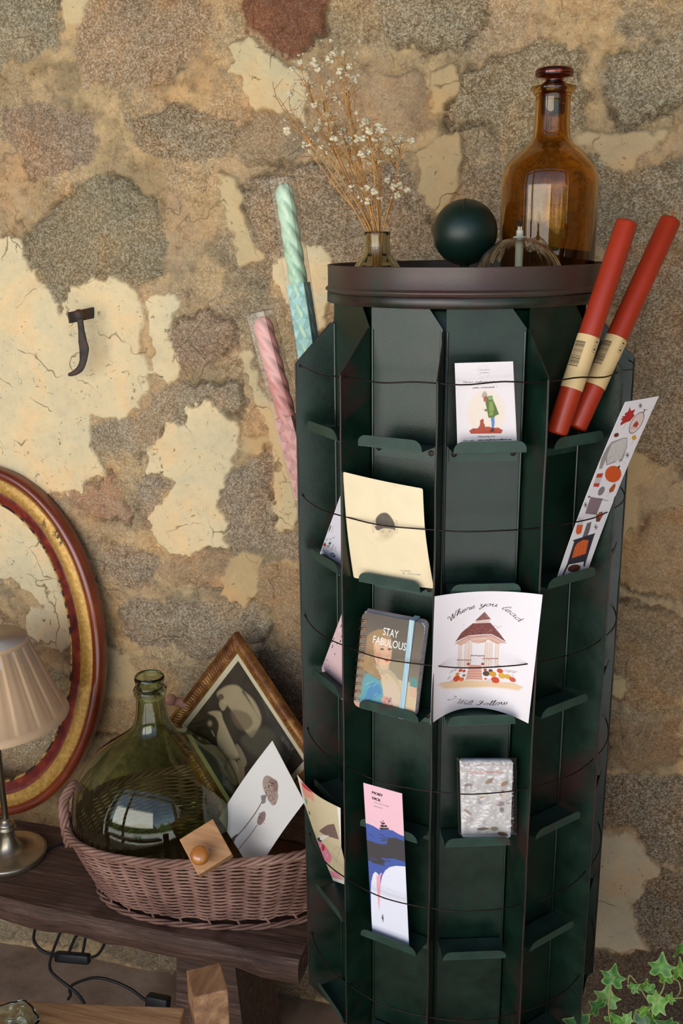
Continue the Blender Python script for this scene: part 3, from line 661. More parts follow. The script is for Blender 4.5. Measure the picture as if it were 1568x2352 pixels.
        plate([P(x, r1 + z*.18, z) for x, z in lip], n*th)
        b.tube([P(x, r1, -.0002) for x in (-w + .001, w - .001)], .0009, 6)
        plate([P(-w + .002, r0, 0), P(w - .002, r0, 0), P(w - .002, r0, -.0185), P(-w + .002, r0, -.0185)], n*th)
        sh = b.build('shelf', M['green_shelf_lit'], RACK, smooth=False)
        for x in (-.033, .033):
            c = P(x, r0 + th, -.0095)
            bb = MB(); Rm = np.stack([q, np.cross(n, q), n], 1)
            bb.lathe([(.0034, 0), (.0034, .0007), (.0022, .0012), (.0016, .0012), (.0014, .0004), (.0001, .0003)], c, 14, R=Rm)
            sub(sh, bb.build('bolt', M['wire'], RACK, smooth=False))
    for k in range(-1, 6):
        for j in range(6): shelf(k, j)
    # six wires threaded through the dividers
    for j, zw in enumerate(ZW):
        r = np.random.RandomState(j); pts = []
        for k in range(11):
            for i in range(10):
                f = i/10; t = fin(k) + ST*f
                g = math.sin(PI*f); pts.append(RP(t, RH + .0016*g*(r.rand()*.15 + .9) + (.0006*math.sin(7*f + k) if j == 0 else 0), zw + (.0022*math.sin(2*PI*f + k*2)*g*(1 if j == 0 else .25))))
        MB().tube(pts, .00085, 6, closed=True).build('retaining_wire', M['wire'], RACK)
    # foot of the stand
    MB().lathe([(.0001, 0), (.17, 0), (.17, .02), (.16, .03), (.03, .05), (.03, .40), (.147, .402), (.147, .395)], (AX[0], AX[1], .002), 40).build('foot', M['green'], RACK)
M['green_shelf_lit'] = paint_green('lit shelf enamel', .1, .40, '1a3028', '2b463b')  # lighter green stands in for the light caught by the shelf lips
rack()
# ------------------------------------------------------------------ things standing in the tray on top
M['amber'] = glass('amber glass', (.86, .68, .36), .015, 1.5)
M['stopper'] = glass('dark amber glass', (.34, .13, .08), .02, 1.5)
M['smoke'] = glass('smoky grey green glass', (.90, .90, .80), .01, 1.48)
M['clear'] = glass('clear glass', lin('fbfaf6'), .0, 1.3)
M['demijohn'] = glass('olive bottle glass', (.80, .85, .69), .012, 1.5)
M['seagreen'] = glass('green recycled glass', (.90, .98, .92), .02, 1.45)
TZ = HC - .0740
def squat(p): return [(r, (z - .0258) if z > .06 else z*.57) for r, z in p]
def bottle():
    b = tag(empty('apothecary_bottle', (-.085, 1.272, TZ)), 'tall amber glass apothecary bottle with a flat glass stopper, on top of the rack', 'bottle')
    o = [(.0001, 0), (.05, 0), (.0555, .004), (.0572, .012), (.0574, .10), (.0574, .155), (.0562, .168), (.052, .180), (.044, .190), (.034, .198), (.0262, .2035), (.0222, .210), (.0208, .222), (.0203, .25), (.0206, .256), (.0232, .260), (.0262, .2635), (.0262, .2665), (.0225, .2675), (.0178, .2668)]
    i = [(.0172, .262), (.0172, .225), (.019, .21), (.023, .2015), (.032, .194), (.042, .1865), (.0495, .177), (.0533, .166), (.0544, .154), (.0544, .013), (.051, .007), (.0001, .006)]
    c = (-.085, 1.272, TZ)
    MB().lathe(squat(o + i), c, 72, fn=lambda r, z, a: r*(1 + .004*math.sin(3*a + 20*z))).build('body', M['amber'], b)
    MB().lathe([(r, z - .0258) for r, z in [(.0001, .236), (.0130, .236), (.0158, .262), (.0150, .2695), (.010, .2725), (.0105, .2755), (.0205, .2768), (.0222, .279), (.0222, .2835), (.0208, .2862), (.006, .2866), (.0001, .2866)]], c, 48).build('stopper', M['stopper'], b)
bottle()
def oil_lamp():
    c = (-.108, 1.163, TZ); b = tag(empty('oil_lamp', c), 'round ribbed clear glass oil lamp with a burnt wick, on top of the rack', 'oil lamp')
    R = .0505; z0 = .0475
    o = [(.0001, 0), (.02, .0)] + [(R*math.sin(a), z0 - R*math.cos(a)) for a in np.linspace(.42, PI-.14, 26)]
    i = [((R-.0012)*math.sin(a), z0 - (R-.0012)*math.cos(a)) for a in np.linspace(PI-.14, .42, 26)] + [(.0001, .003)]
    MB().lathe(squat(o + i), c, 144, fn=lambda r, z, a: r*(1 + .016*abs(math.sin(15*a)))).build('globe', M['clear'], b)
    MB().lathe([(r, z - .0258) for r, z in [(.0001, .094), (.0062, .094), (.0075, .0962), (.0075, .0982), (.0062, .0988), (.0040, .0990), (.0040, .1045), (.0036, .1055), (.0001, .1055)]], c, 24).build('glass_collar', M['frost'], b)
    MB().lathe([(.0001, .004), (.0042, .004), (.0045, .008), (.0045, .0682), (.0001, .0682)], c, 20).build('wick_tube', M['frost'], b)
    w = MB(); r = np.random.RandomState(3)
    for i in range(16):
        a = r.rand()*6.28; q = .0022*r.rand()**.5; x, y = q*math.cos(a), q*math.sin(a)
        w.tube([np.array(c) + [x*.8, y*.8, .0772], np.array(c) + [x, y, .0832 + r.rand()*.001], np.array(c) + [x*1.5, y*1.5, .0877 + r.rand()*.004]], [.0007, .0009, .0003], 5)
    w.build('wick', M['wick'], b)
M['frost'] = mat('milky glass', lin('d9d6c0'), .25, spec=.6, build=noisy([(.3, lin('c8c7b2')), (.7, lin('e5e3d0'))], 60, .5, 0), Transmission_Weight=.35)
def wickm(nt, b):
    t = nt.nodes.new('ShaderNodeTexCoord'); s = nt.nodes.new('ShaderNodeSeparateXYZ'); nt.links.new(t.outputs['Object'], s.inputs[0])
    mr = N_(nt, 'ShaderNodeMapRange'); nt.links.new(s.outputs[2], mr.inputs['Value']); mr.inputs['From Min'].default_value = .080; mr.inputs['From Max'].default_value = .087
    r = ramp(nt, mr.outputs[0], [(.2, lin('cfc2a2')), (.6, lin('17151a'))]); nt.links.new(r.outputs[0], b.inputs['Base Color'])
M['wick'] = mat('charred wick', rough=.9, build=wickm)
oil_lamp()
VC = np.array([-.2815, 1.205, TZ])
def vase():
    b = tag(empty('bud_vase', VC), 'small smoky glass bud vase holding the dried flowers, on top of the rack', 'vase')
    o = [(.0001, 0), (.026, 0), (.031, .004), (.034, .02), (.034, .04), (.031, .058), (.024, .070), (.0175, .078), (.0156, .084), (.0153, .1), (.0157, .1045), (.0150, .1058), (.0142, .1045)]
    i = [(.0138, .1), (.0138, .084), (.016, .076), (.0225, .0685), (.029, .057), (.0318, .04), (.0318, .02), (.029, .007), (.0001, .006)]
    MB().lathe(squat(o + i), VC, 72, fn=lambda r, z, a: r*(1 + .018*math.sin(10*a)*min(1, z/.02))).build('body', M['smoke'], b)
vase()
M['stem'] = mat('dry golden stem', lin('b9803f'), .7, build=noisy([(.3, lin('a06a30')), (.7, lin('cf9a58'))], 40, .6, 0))
M['bloom'] = mat('papery white blossom', lin('dccba8'), .8, build=noisy([(.3, lin('cdb48c')), (.7, lin('ead9ba'))], 300, .6, 0), Subsurface_Weight=.2)
def flowers():
    bq = tag(empty('dried_flower_bunch', VC + [0, 0, .008]), 'airy bunch of dried white gypsophila on golden stems in the bud vase', 'dried flowers')
    r = np.random.RandomState(21)
    heads = [[(668, 215), (640, 225), (625, 190), (660, 300)], [(690, 142), (672, 158), (702, 180), (712, 195)], [(720, 140), (726, 155), (722, 240)], [(768, 118), (790, 122), (757, 138), (802, 152), (782, 165)],
             [(745, 205), (738, 235), (752, 262), (760, 190)], [(800, 200), (812, 180), (795, 205), (770, 228)], [(736, 282), (728, 296), (750, 310), (742, 232)], [(715, 330), (738, 340), (766, 318)],
             [(788, 300), (800, 318), (770, 345), (812, 330)], [(840, 280), (868, 292), (832, 318), (850, 350)], [(842, 345), (865, 325), (880, 320), (885, 345), (852, 372)], [(918, 318), (910, 330), (945, 322), (892, 348)],
             [(812, 366), (808, 340)], [(805, 432), (818, 318)], [(846, 432), (862, 440), (845, 462)], [(905, 430), (920, 425), (935, 435), (890, 415), (912, 450)], [(880, 300), (830, 355), (848, 300)], [(700, 330), (718, 345)]]
    base = [(842, 536), (848, 538), (855, 536), (870, 536), (878, 537)]
    def pt(x, y, dy): return onY(x, y, VC[1] + dy)
    for hi, hd in enumerate(heads):
        cxm = np.mean([h[0] for h in hd]); top = np.mean([h[1] for h in hd]); dy = (r.rand() - .5)*.06
        bx = 846 + (cxm - 660)/270*34; p0 = VC + [(bx-861)/2050*.6, (r.rand()-.5)*.008, .012]; p1 = pt(bx, 541, dy*.04)
        kx = bx + (cxm - bx)*.55 + r.randn()*5; ky = 538 + (top - 538)*.55
        p2 = pt(kx, ky, dy*.6); node = pt(cxm + (bx-cxm)*.15, top + (538-top)*.18, dy*.9)
        sp = MB(); bl = MB()
        main = crom([p0, p1, p2, node], 7); n = len(main); sp.tube(main, list(np.linspace(.0011, .0006, n)), 5)
        def bloom(p, s):
            for q in range(7):
                v = r.randn(3); v /= np.linalg.norm(v); c = p + v*s*.55
                a, bb = s*.55, s*.42; bm = bmesh.new(); bmesh.ops.create_icosphere(bm, subdivisions=1, radius=a)
                for vv in bm.verts: vv.co *= .75 + .5*r.rand()
                bm.verts.index_update(); bl.add([np.array(vv.co)*[1, 1, .8] + c for vv in bm.verts], [[vv.index for vv in f.verts] for f in bm.faces]); bm.free()
        for (hx, hy) in hd:
            e = pt(hx, hy, dy + (r.rand()-.5)*.02); mid = (node + e)/2 + r.randn(3)*.002
            br = crom([node if r.rand() < .6 else main[int(n*.75)], mid, e], 5); sp.tube(br, list(np.linspace(.00055, .00035, len(br))), 4)
            big = .0042 + r.rand()*.0020 if hy < 330 or r.rand() < .9 else .002
            if hx > 650: bloom(e, big)
            else: bloom(e, .0013)
            for q in range(5):             # wiry side twigs with tiny buds
                s0 = br[int(r.rand()*(len(br)-1))]; d = r.randn(3)*[.012, .008, .008] + [0, 0, .010]
                sp.tube([s0, s0 + d*.5 + r.randn(3)*.001, s0 + d], [.0004, .0003, .0002], 3)
                if r.rand() < .6: bloom(s0 + d, .0010 + r.rand()*.0016)
        for q in range(5):
            s0 = main[int(n*(.35 + .6*r.rand()))]; d = r.randn(3)*[.016, .008, .01] + [0, 0, .022]
            sp.tube([s0, s0 + d*.5 + r.randn(3)*.0015, s0 + d], [.0005, .0004, .00025], 3)
        so = sp.build('flower_spray', M['stem'], bq)
        bo = bl.build('blossoms', M['bloom'], bq, smooth=False); sub(so, bo); bo['kind'] = 'stuff'
flowers()
# ------------------------------------------------------------------ candles
M['redwax'] = mat('brick red wax', lin('b23a24'), .42, build=noisy([(.3, lin('98280f')), (.7, lin('aa3318'))], 12, .5, .08, 60, .0008), Subsurface_Weight=.15, Subsurface_Scale=.01)
M['wickr'] = mat('orange waxed wick', lin('c76a3a'), .8, build=noisy([(.3, lin('b85d30')), (.7, lin('d27a48'))], 200, .6, 0))
def frame_of(d, hint):
    d = d/np.linalg.norm(d); x = np.cross(hint, d); x /= np.linalg.norm(x); y = np.cross(d, x); return np.stack([x, y, d], 1)
def red_candle(bot, top, rad, label, lab, k_wick, barspin):
    d = top - bot; L = np.linalg.norm(d); R = frame_of(d, FW); o = tag(empty('red_candle', bot), label, 'candle', 'red taper candles in the rack')
    cb = MB(); cb.lathe([(.0001, .001), (rad*.35, 0), (rad*.93, .001), (rad, .003), (rad, L*.5), (rad*.985, L - .003), (rad*.93, L - .0008), (rad*.4, L), (rad*.15, L-.001), (.0001, L - .001)], bot, 40, R=R, fn=lambda r, z, a: r*(1 + .018*math.cos(4*a)))
    cb.build('wax', M['redwax'], o)
    if k_wick:
        cb = MB(); cb.tube([bot + R @ np.array([0, 0, L-.004]), bot + R @ np.array([.0006, 0, L+.005]), bot + R @ np.array([-.0015, 0, L+.010])], [.0013, .0014, .0009], 8); cb.build('wick', M['wickr'], o)
    # kraft paper band with barcode, wrapped as a curved sheet
    z0, z1 = lab; circ = 2*PI*(rad + .0004)
    A = Art(circ*1000, (z1-z0)*1000, bg='d8b883', res=.4, src=[(0, 0), (1, 0), (1, 1), (0, 1)])
    rr = np.random.RandomState(9); yb = .14; cxb = barspin
    while yb < .60:
        hh = rr.choice([.006, .01, .016]); A.poly([(cxb-.085, yb), (cxb+.085, yb), (cxb+.085, yb+hh), (cxb-.085, yb+hh)], '2b241d', .12); yb += hh + rr.choice([.007, .011])
    for i in range(13): A.poly([(cxb-.135, .13+i*.036), (cxb-.105, .13+i*.036), (cxb-.105, .15+i*.036), (cxb-.135, .15+i*.036)], '54462f', .15, .9)
    A.line([(cxb-.25, .02), (cxb-.25, .30), (cxb-.33, .30), (cxb-.33, .02)], .35, '3b3226', closed=True)
    for s in (.02, .16): A.line([(cxb+.22, s), (cxb+.30, s), (cxb+.30, s+.11), (cxb+.22, s+.11)], .4, '3b3226', closed=True); A.ell(cxb+.26, s+.055, .022, .022, '3b3226')
    U, V = A.P[:, 0]/(circ*1000), A.P[:, 1]/((z1-z0)*1000); ang = 2*PI*U; rw = (rad + .00045)*(1 + .018*np.cos(4*ang))
    loc = np.stack([rw*np.cos(ang), rw*np.sin(ang), z1 - V*(z1-z0)], 1); W = bot + loc @ R.T
    idx = np.arange(len(W)).reshape(A.nv+1, A.nu+1); F = np.stack([idx[:-1, :-1], idx[1:, :-1], idx[1:, 1:], idx[:-1, 1:]], -1).reshape(-1, 4)
    mk('paper_band', W, F.tolist(), M['kraft'], o, True, None, A.c)
M['kraft'] = mat('kraft label', (.6, .5, .35), .7, build=vcol())
pc = fin(3) + ST/2
def onpocket(x, y, k, r, tilt=0, zb=0):
    """point seen at x,y on the plane of pocket k at radius r (leaning out by tilt above height zb)"""
    tc = fin(k) + ST/2; n = rd(tc); p = RP(tc, r, zb); nn = n*math.cos(tilt) - np.array([0, 0, 1])*math.sin(tilt)
    return onPl(x, y, p, nn)
def candle_pts(xb, yb, xt, yt, r, rt):
    b = onpocket(xb, yb, 3, r); t = onpocket(xt, yt, 3, rt); return b, t
b1, t1 = candle_pts(1277, 998, 1440, 508, .1835, .191)
red_candle(b1, t1, .0118, 'left of the two red candles, square-ended with a blunt wickless top', (.052, .112), False, .62)
b2, t2 = candle_pts(1320, 985, 1540, 504, .1800, .190)
red_candle(b2, t2, .0120, 'right of the two red candles, with a wick stub at its top', (.052, .112), True, .60)
def twisted(bot, top, rad, m_):
    d = top - bot; L = np.linalg.norm(d); R = frame_of(d, FW); V = []; F = []; ns, nz = 48, 160
    for j in range(nz+1):
        z = L*j/nz; tw = z*62; e = 1 if z < L - .012 else math.sqrt(max(0, 1 - ((z - L + .012)/.0122)**2))*.92 + .04
        for i in range(ns):
            a = 2*PI*i/ns; rr = rad*e*(1 + .20*abs(math.cos(2*(a + tw)))**.8 - .14); V.append(bot + R @ np.array([rr*math.cos(a), rr*math.sin(a), z]))
    for j in range(nz):
        for i in range(ns): F.append((j*ns+i, j*ns+(i+1) % ns, (j+1)*ns+(i+1) % ns, (j+1)*ns+i))
    F += [tuple(range(ns))[::-1], tuple(range(nz*ns, (nz+1)*ns))]
    return MB().add(V, F).build('twisted_candle', m_)
M['mint'] = mat('pearly mint wax', lin('b3d3b4'), .3, build=noisy([(.3, lin('a5cbaa')), (.7, lin('c4dcc2'))], 8, .5, 0), Subsurface_Weight=.25, Subsurface_Scale=.01)
M['pink'] = mat('rose wax', lin('cf8a82'), .32, build=noisy([(.3, lin('c47b74')), (.7, lin('dba199'))], 8, .5, 0), Subsurface_Weight=.25, Subsurface_Scale=.01)
M['film'] = film('clear plastic box', (.97, .96, .95), .05, .05)
M['sleeve'] = mat('printed sleeve', (.5, .6, .6), .6, build=vcol())
def boxed_candle(pb, pt, faceu, s, sleeve, bgc, lc, label, clabel, wax):
    """pb/pt centre of the ends, faceu = direction the broad face looks; square box of side s"""
    d = pt - pb; L = np.linalg.norm(d); d = d/L; y = faceu - d*np.dot(faceu, d); y /= np.linalg.norm(y); x = np.cross(d, y); R = np.stack([x, y, d], 1); h = s/2
    o = tag(empty('candle_box', pb), label, 'candle box', 'clear boxes of twisted candles')
    b = MB(); P = lambda a, c, z: pb + R @ np.array([a, c, z])
    b.add([P(-h, -h, 0), P(h, -h, 0), P(h, h, 0), P(-h, h, 0), P(-h, -h, L), P(h, -h, L), P(h, h, L), P(-h, h, L)], [(0, 1, 5, 4), (1, 2, 6, 5), (2, 3, 7, 6), (3, 0, 4, 7), (0, 3, 2, 1), (4, 5, 6, 7)])
    b.build('clear_box', M['film'], o, smooth=False)
    e = MB()
    for a, c in ((-h, -h), (h, -h), (h, h), (-h, h)): e.tube([P(a, c, 0), P(a, c, L)], .00025, 4)
    for q in range(4):
        pa = [(-h, -h), (h, -h), (h, h), (-h, h)]; e.tube([P(*pa[q], L), P(*pa[(q+1) % 4], L)], .00025, 4)
    e.build('box_edge', M['filmedge'], o)
    z0, z1 = sleeve; hs = h - .0012; Wmm = hs*2*1000; Hmm = (z1-z0)*1000; V = []; F = []; CL = []; off = 0
    A = Art(Wmm, Hmm, bg=bgc, res=.4, src=[(0, 0), (Wmm, 0), (Wmm, Hmm), (0, Hmm)])
    per = 26.0
    for base in np.arange(-per, Hmm + per, per):
        for sft, xo in ((0, 0), (per/2, Wmm/2), (per/2, -Wmm/2)):
            for q in range(6):
                hh = 13 + 0*q; dy = q*2.6; wd = Wmm/2*(1 - q/6.5); cx = Wmm/2 + xo; yy = base + sft + dy
                A.line([(cx - wd, yy + wd*1.75), (cx, yy), (cx + wd, yy + wd*1.75)], .42, lc, 1., soft=.2)
    for sx, sy, rotq in ((1, 1, 0), (1, -1, 1), (-1, -1, 2), (-1, 1, 3)):
        U, Vv = A.P[:, 0]/1000 - hs, A.P[:, 1]/1000; c, s_ = math.cos(rotq*PI/2), math.sin(rotq*PI/2)
        lx = U*c - hs*s_; ly = U*s_ + hs*c
        W = pb + np.stack([lx, ly, z1 - Vv], 1) @ R.T; idx = np.arange(len(W)).reshape(A.nv+1, A.nu+1) + off
        F += np.stack([idx[:-1, :-1], idx[1:, :-1], idx[1:, 1:], idx[:-1, 1:]], -1).reshape(-1, 4).tolist(); V.append(W); CL.append(A.c); off += len(W)
    mk('paper_sleeve', np.concatenate(V), F, M['sleeve'], o, False, None, np.concatenate(CL))
    c = twisted(pb + d*.003, pb + d*(L - .006), h*.91, wax); tag(c, clabel, 'candle', 'twisted candles in clear boxes')
M['filmedge'] = film('plastic fold', (.92, .92, .92), .25, .15)
k_1 = fin(-1) + ST/2
pbm = RP(k_1, .1815, ZS[0] + .001) + rt_(k_1)*-.012; ptm = onY(648, 410, pbm[1] + .012)
boxed_candle(pbm, ptm, -FW - RT*.42, .0250, (.045, .17), 'a6cfc8', '3f7d78', 'clear box with a mint candle and blue patterned sleeve, left of the rack rim', 'mint green twisted candle inside the clear box with the blue sleeve', M['mint'])
pbp = RP(k_1, .186, ZS[1] + .001) + rt_(k_1)*-.014; ptp = onY(596, 716, pbp[1] + .002)
boxed_candle(pbp, ptp, -FW - RT*.50, .0265, (.055, .165), 'd19a92', '84332f', 'clear box with a pink candle and pink patterned sleeve, left of the rack', 'rose pink twisted candle inside the clear box with the pink sleeve', M['pink'])
# ------------------------------------------------------------------ cards and stationery in the pockets
INKS = [M['white_paper'], M['ink_dark'], M['ink_black'], M['ink_white'], M['ink_grey']]
def quad(px, k, r, tilt, zb):
    return [onpocket(x, y, k, r, tilt, zb) for x, y in px]
def size_of(P): return (np.linalg.norm(P[1]-P[0]) + np.linalg.norm(P[2]-P[3]))*500, (np.linalg.norm(P[3]-P[0]) + np.linalg.norm(P[2]-P[1]))*500
# --- artist's thank-you card
def card_thanks():
    px = [(1044, 834), (1178, 830), (1187, 1019), (1050, 1021)]
    P = quad(px, 2, .181, math.radians(4), ZS[0]); w_, h_ = size_of(P)
    q = [(1044, 834), (1178, 830), (1187, 1012), (1050, 1015)]
    A = Art(w_, h_, q, res=.35, bg='ebdfdf')
    T = lambda x, y: (1030 + x/9.224, 820 + y/9.224)
    A.ell(*T(790, 1120), 44, 50, 'ecd9c6', soft=2.5, a=.85)
    for i in range(22):
        a = i*2*PI/22
        if i % 5: A.ell(*T(740 + 128*math.cos(a), 295 + 118*math.sin(a)), .7, .35, '6f6566', a + 1.2, .25)
    g = lambda pts: [T(*p) for p in pts]
    A.poly(g([(430, 1500), (520, 1450), (600, 1455), (700, 1430), (840, 1410), (940, 1440), (1050, 1430), (1145, 1490), (1110, 1555), (470, 1568)]), 'b8492f', .25)
    for i in range(26):
        rr = RS; x = 470 + 640*rr.rand(); y = 1460 + 90*rr.rand(); A.line(g([(x, y), (x + 25, y - 18), (x + 45, y + 5)]), .18, '7d2e20', .7)
    A.poly(g([(600, 1465), (650, 1400), (665, 1340), (660, 1280), (700, 1262), (715, 1240), (735, 1260), (735, 1330), (760, 1380), (770, 1440), (740, 1500), (640, 1490)]), 'a9482f', .25)
    A.line(g([(735, 1260), (735, 1330), (762, 1380), (770, 1450)]), .2, '5d2a1e', .8)
    A.poly(g([(885, 1225), (965, 1225), (972, 1330), (955, 1450), (905, 1445), (905, 1340)]), '5d86bd', .25); A.line(g([(920, 1240), (925, 1440)]), .2, '35588f', .8)
    A.poly(g([(905, 1440), (955, 1440), (960, 1520), (870, 1520), (860, 1505), (900, 1480)]), '4b2422', .25)
    A.poly(g([(820, 790), (910, 770), (940, 860), (1000, 990), (1065, 1150), (980, 1190), (965, 1225), (840, 1228), (815, 1100), (775, 920), (790, 850)]), '5f7038', .25)
    A.poly(g([(850, 900), (930, 880), (960, 1050), (930, 1180), (860, 1180), (845, 1050)]), '8ba34a', .5, .8)
    for a, b in (((850, 880), (855, 1200)), ((965, 1000), (970, 1190)), ((910, 900), (1000, 1120)), ((820, 960), (835, 1100))): A.line([T(*a), T(*b)], .2, '3d4524', .8)
    A.line(g([(840, 1110), (885, 1120), (890, 1080)]), .2, '2f3620'); A.line(g([(905, 1090), (950, 1090)]), .2, '2f3620')
    A.poly(g([(830, 800), (930, 780), (935, 850), (840, 860)]), '86a56a', .25)
    A.poly(g([(730, 800), (800, 770), (825, 830), (780, 890), (745, 905), (735, 850)]), 'a85a38', .25)
    A.poly(g([(700, 760), (725, 700), (765, 680), (810, 730), (820, 765), (770, 790), (715, 810), (695, 800)]), 'b3a79c', .25); A.line(g([(700, 790), (760, 760), (820, 765)]), .22, '6d635c', .8)
    A.poly(g([(750, 1060), (800, 1045), (815, 1090), (770, 1100)]), '5f6a42', .25); A.line(g([(715, 1055), (760, 1050)]), .25, 'b07d6a')
    A.script('Caro from', [T(640, 270), T(850, 262)], .62, .16, 4); A.script('woodland', [T(650, 328), T(835, 318)], .62, .16, 4)
    A.script('Merci infiniment pour', [T(290, 520), T(1180, 498)], 1.0, .24, 2)
    A.script('votre commande !', [T(490, 632), T(1010, 612)], 1.0, .24, 2)
    A.script('Retrouvez-moi', [T(600, 1640), T(975, 1625)], .95, .24, 2); A.script('Mon site :', [T(300, 1730), T(575, 1718)], .95, .22, 2)
    A.script('www.carofromwoodland.com', [T(610, 1712), T(1325, 1692)], 1.0, .36, 2)
    o = sheet('greeting_card', A, P, INKS); tag(o, 'small white card with a figure in a green coat and French handwriting, top row', 'card', 'cards in the rack pockets')
card_thanks()
# --- bare vintage portrait card
def card_portrait():
    P = quad([(788, 1083), (968, 1124), (996, 1352), (812, 1327)], 1, .186, math.radians(5), ZS[1])
    w_, h_ = size_of(P); src = [(788, 1083), (968, 1122), (996, 1350), (812, 1325)]
    A = Art(w_, h_, src, bg='e8d3ac', res=.4); T = lambda x, y: (780 + x/6.817, 1070 + y/6.817); g = lambda pts: [T(*p) for p in pts]
    n = vnoise(A.P[:, 0], A.P[:, 1], .06, 5, 4); A.c *= (1 - .10*(n - .3))[:, None]
    A.ell(*T(900, 300), 5, 2.2, 'cfa878', soft=1.5, a=.4)
    A.ell(*T(790, 1010), 15, 11, 'cbb78f', soft=5, a=.55)
    A.ell(*T(720, 1090), 14, 4, 'c8b38c', soft=3, a=.4)
    A.poly(g([(660, 900), (920, 880), (925, 990), (870, 1070), (800, 1085), (720, 1040), (680, 970)]), 'd2bd98', .7, smooth=4)
    A.poly(g([(640, 880), (630, 780), (700, 700), (800, 690), (880, 770), (925, 860), (930, 950), (890, 930), (760, 920), (680, 950), (640, 940), (610, 880)]), '5b4e42', .6, smooth=4)
    for i in range(30):
        x = 640 + 280*RS.rand(); y = 710 + 190*RS.rand(); A.line(g([(x, y), (x + 30, y + 30), (x + 35, y + 65)]), .25, '8a7a66' if i % 2 else '3c332b', .55, sm=3)
    for x0, s in ((620, -1), (930, 1)):
        for i in range(9): y = 800 + 22*i; A.line(g([(x0, y), (x0 + s*35, y + 5), (x0 + s*25*(1+i % 2), y + 28)]), .25, '5e5145', .75, sm=3)
    for x in (745, 850): A.line(g([(x - 25, 962), (x, 950), (x + 28, 962)]), .35, '5a4a3c', .8, sm=3); A.ell(*T(x, 975), 3.0, 1.2, '7c6a55', soft=.6, a=.7)
    A.ell(*T(800, 1000), 2.0, 1.0, '9c8565', soft=.5, a=.8); A.line(g([(765, 1032), (800, 1042), (830, 1030)]), .4, '74604c', .8, sm=3)
    A.text('LUNE', T(1085, 1615), T(1160, 1622), 2.0, 4, width=12); A.text("B. Nicole", T(1160, 1668), T(1240, 1675), 2.4, 4, shear=.3, width=22)
    def bend(u, v): return .006*(np.sin(PI*u)*.4) - .010*np.maximum(0, .35 - v)*(u - .2) + .004*np.sin(PI*v)
    o = sheet('postcard', A, P, INKS, bend=bend, rnd=2.2); tag(o, 'cream vintage postcard with a small grey child portrait, second row', 'card', 'cards in the rack pockets')
card_portrait()
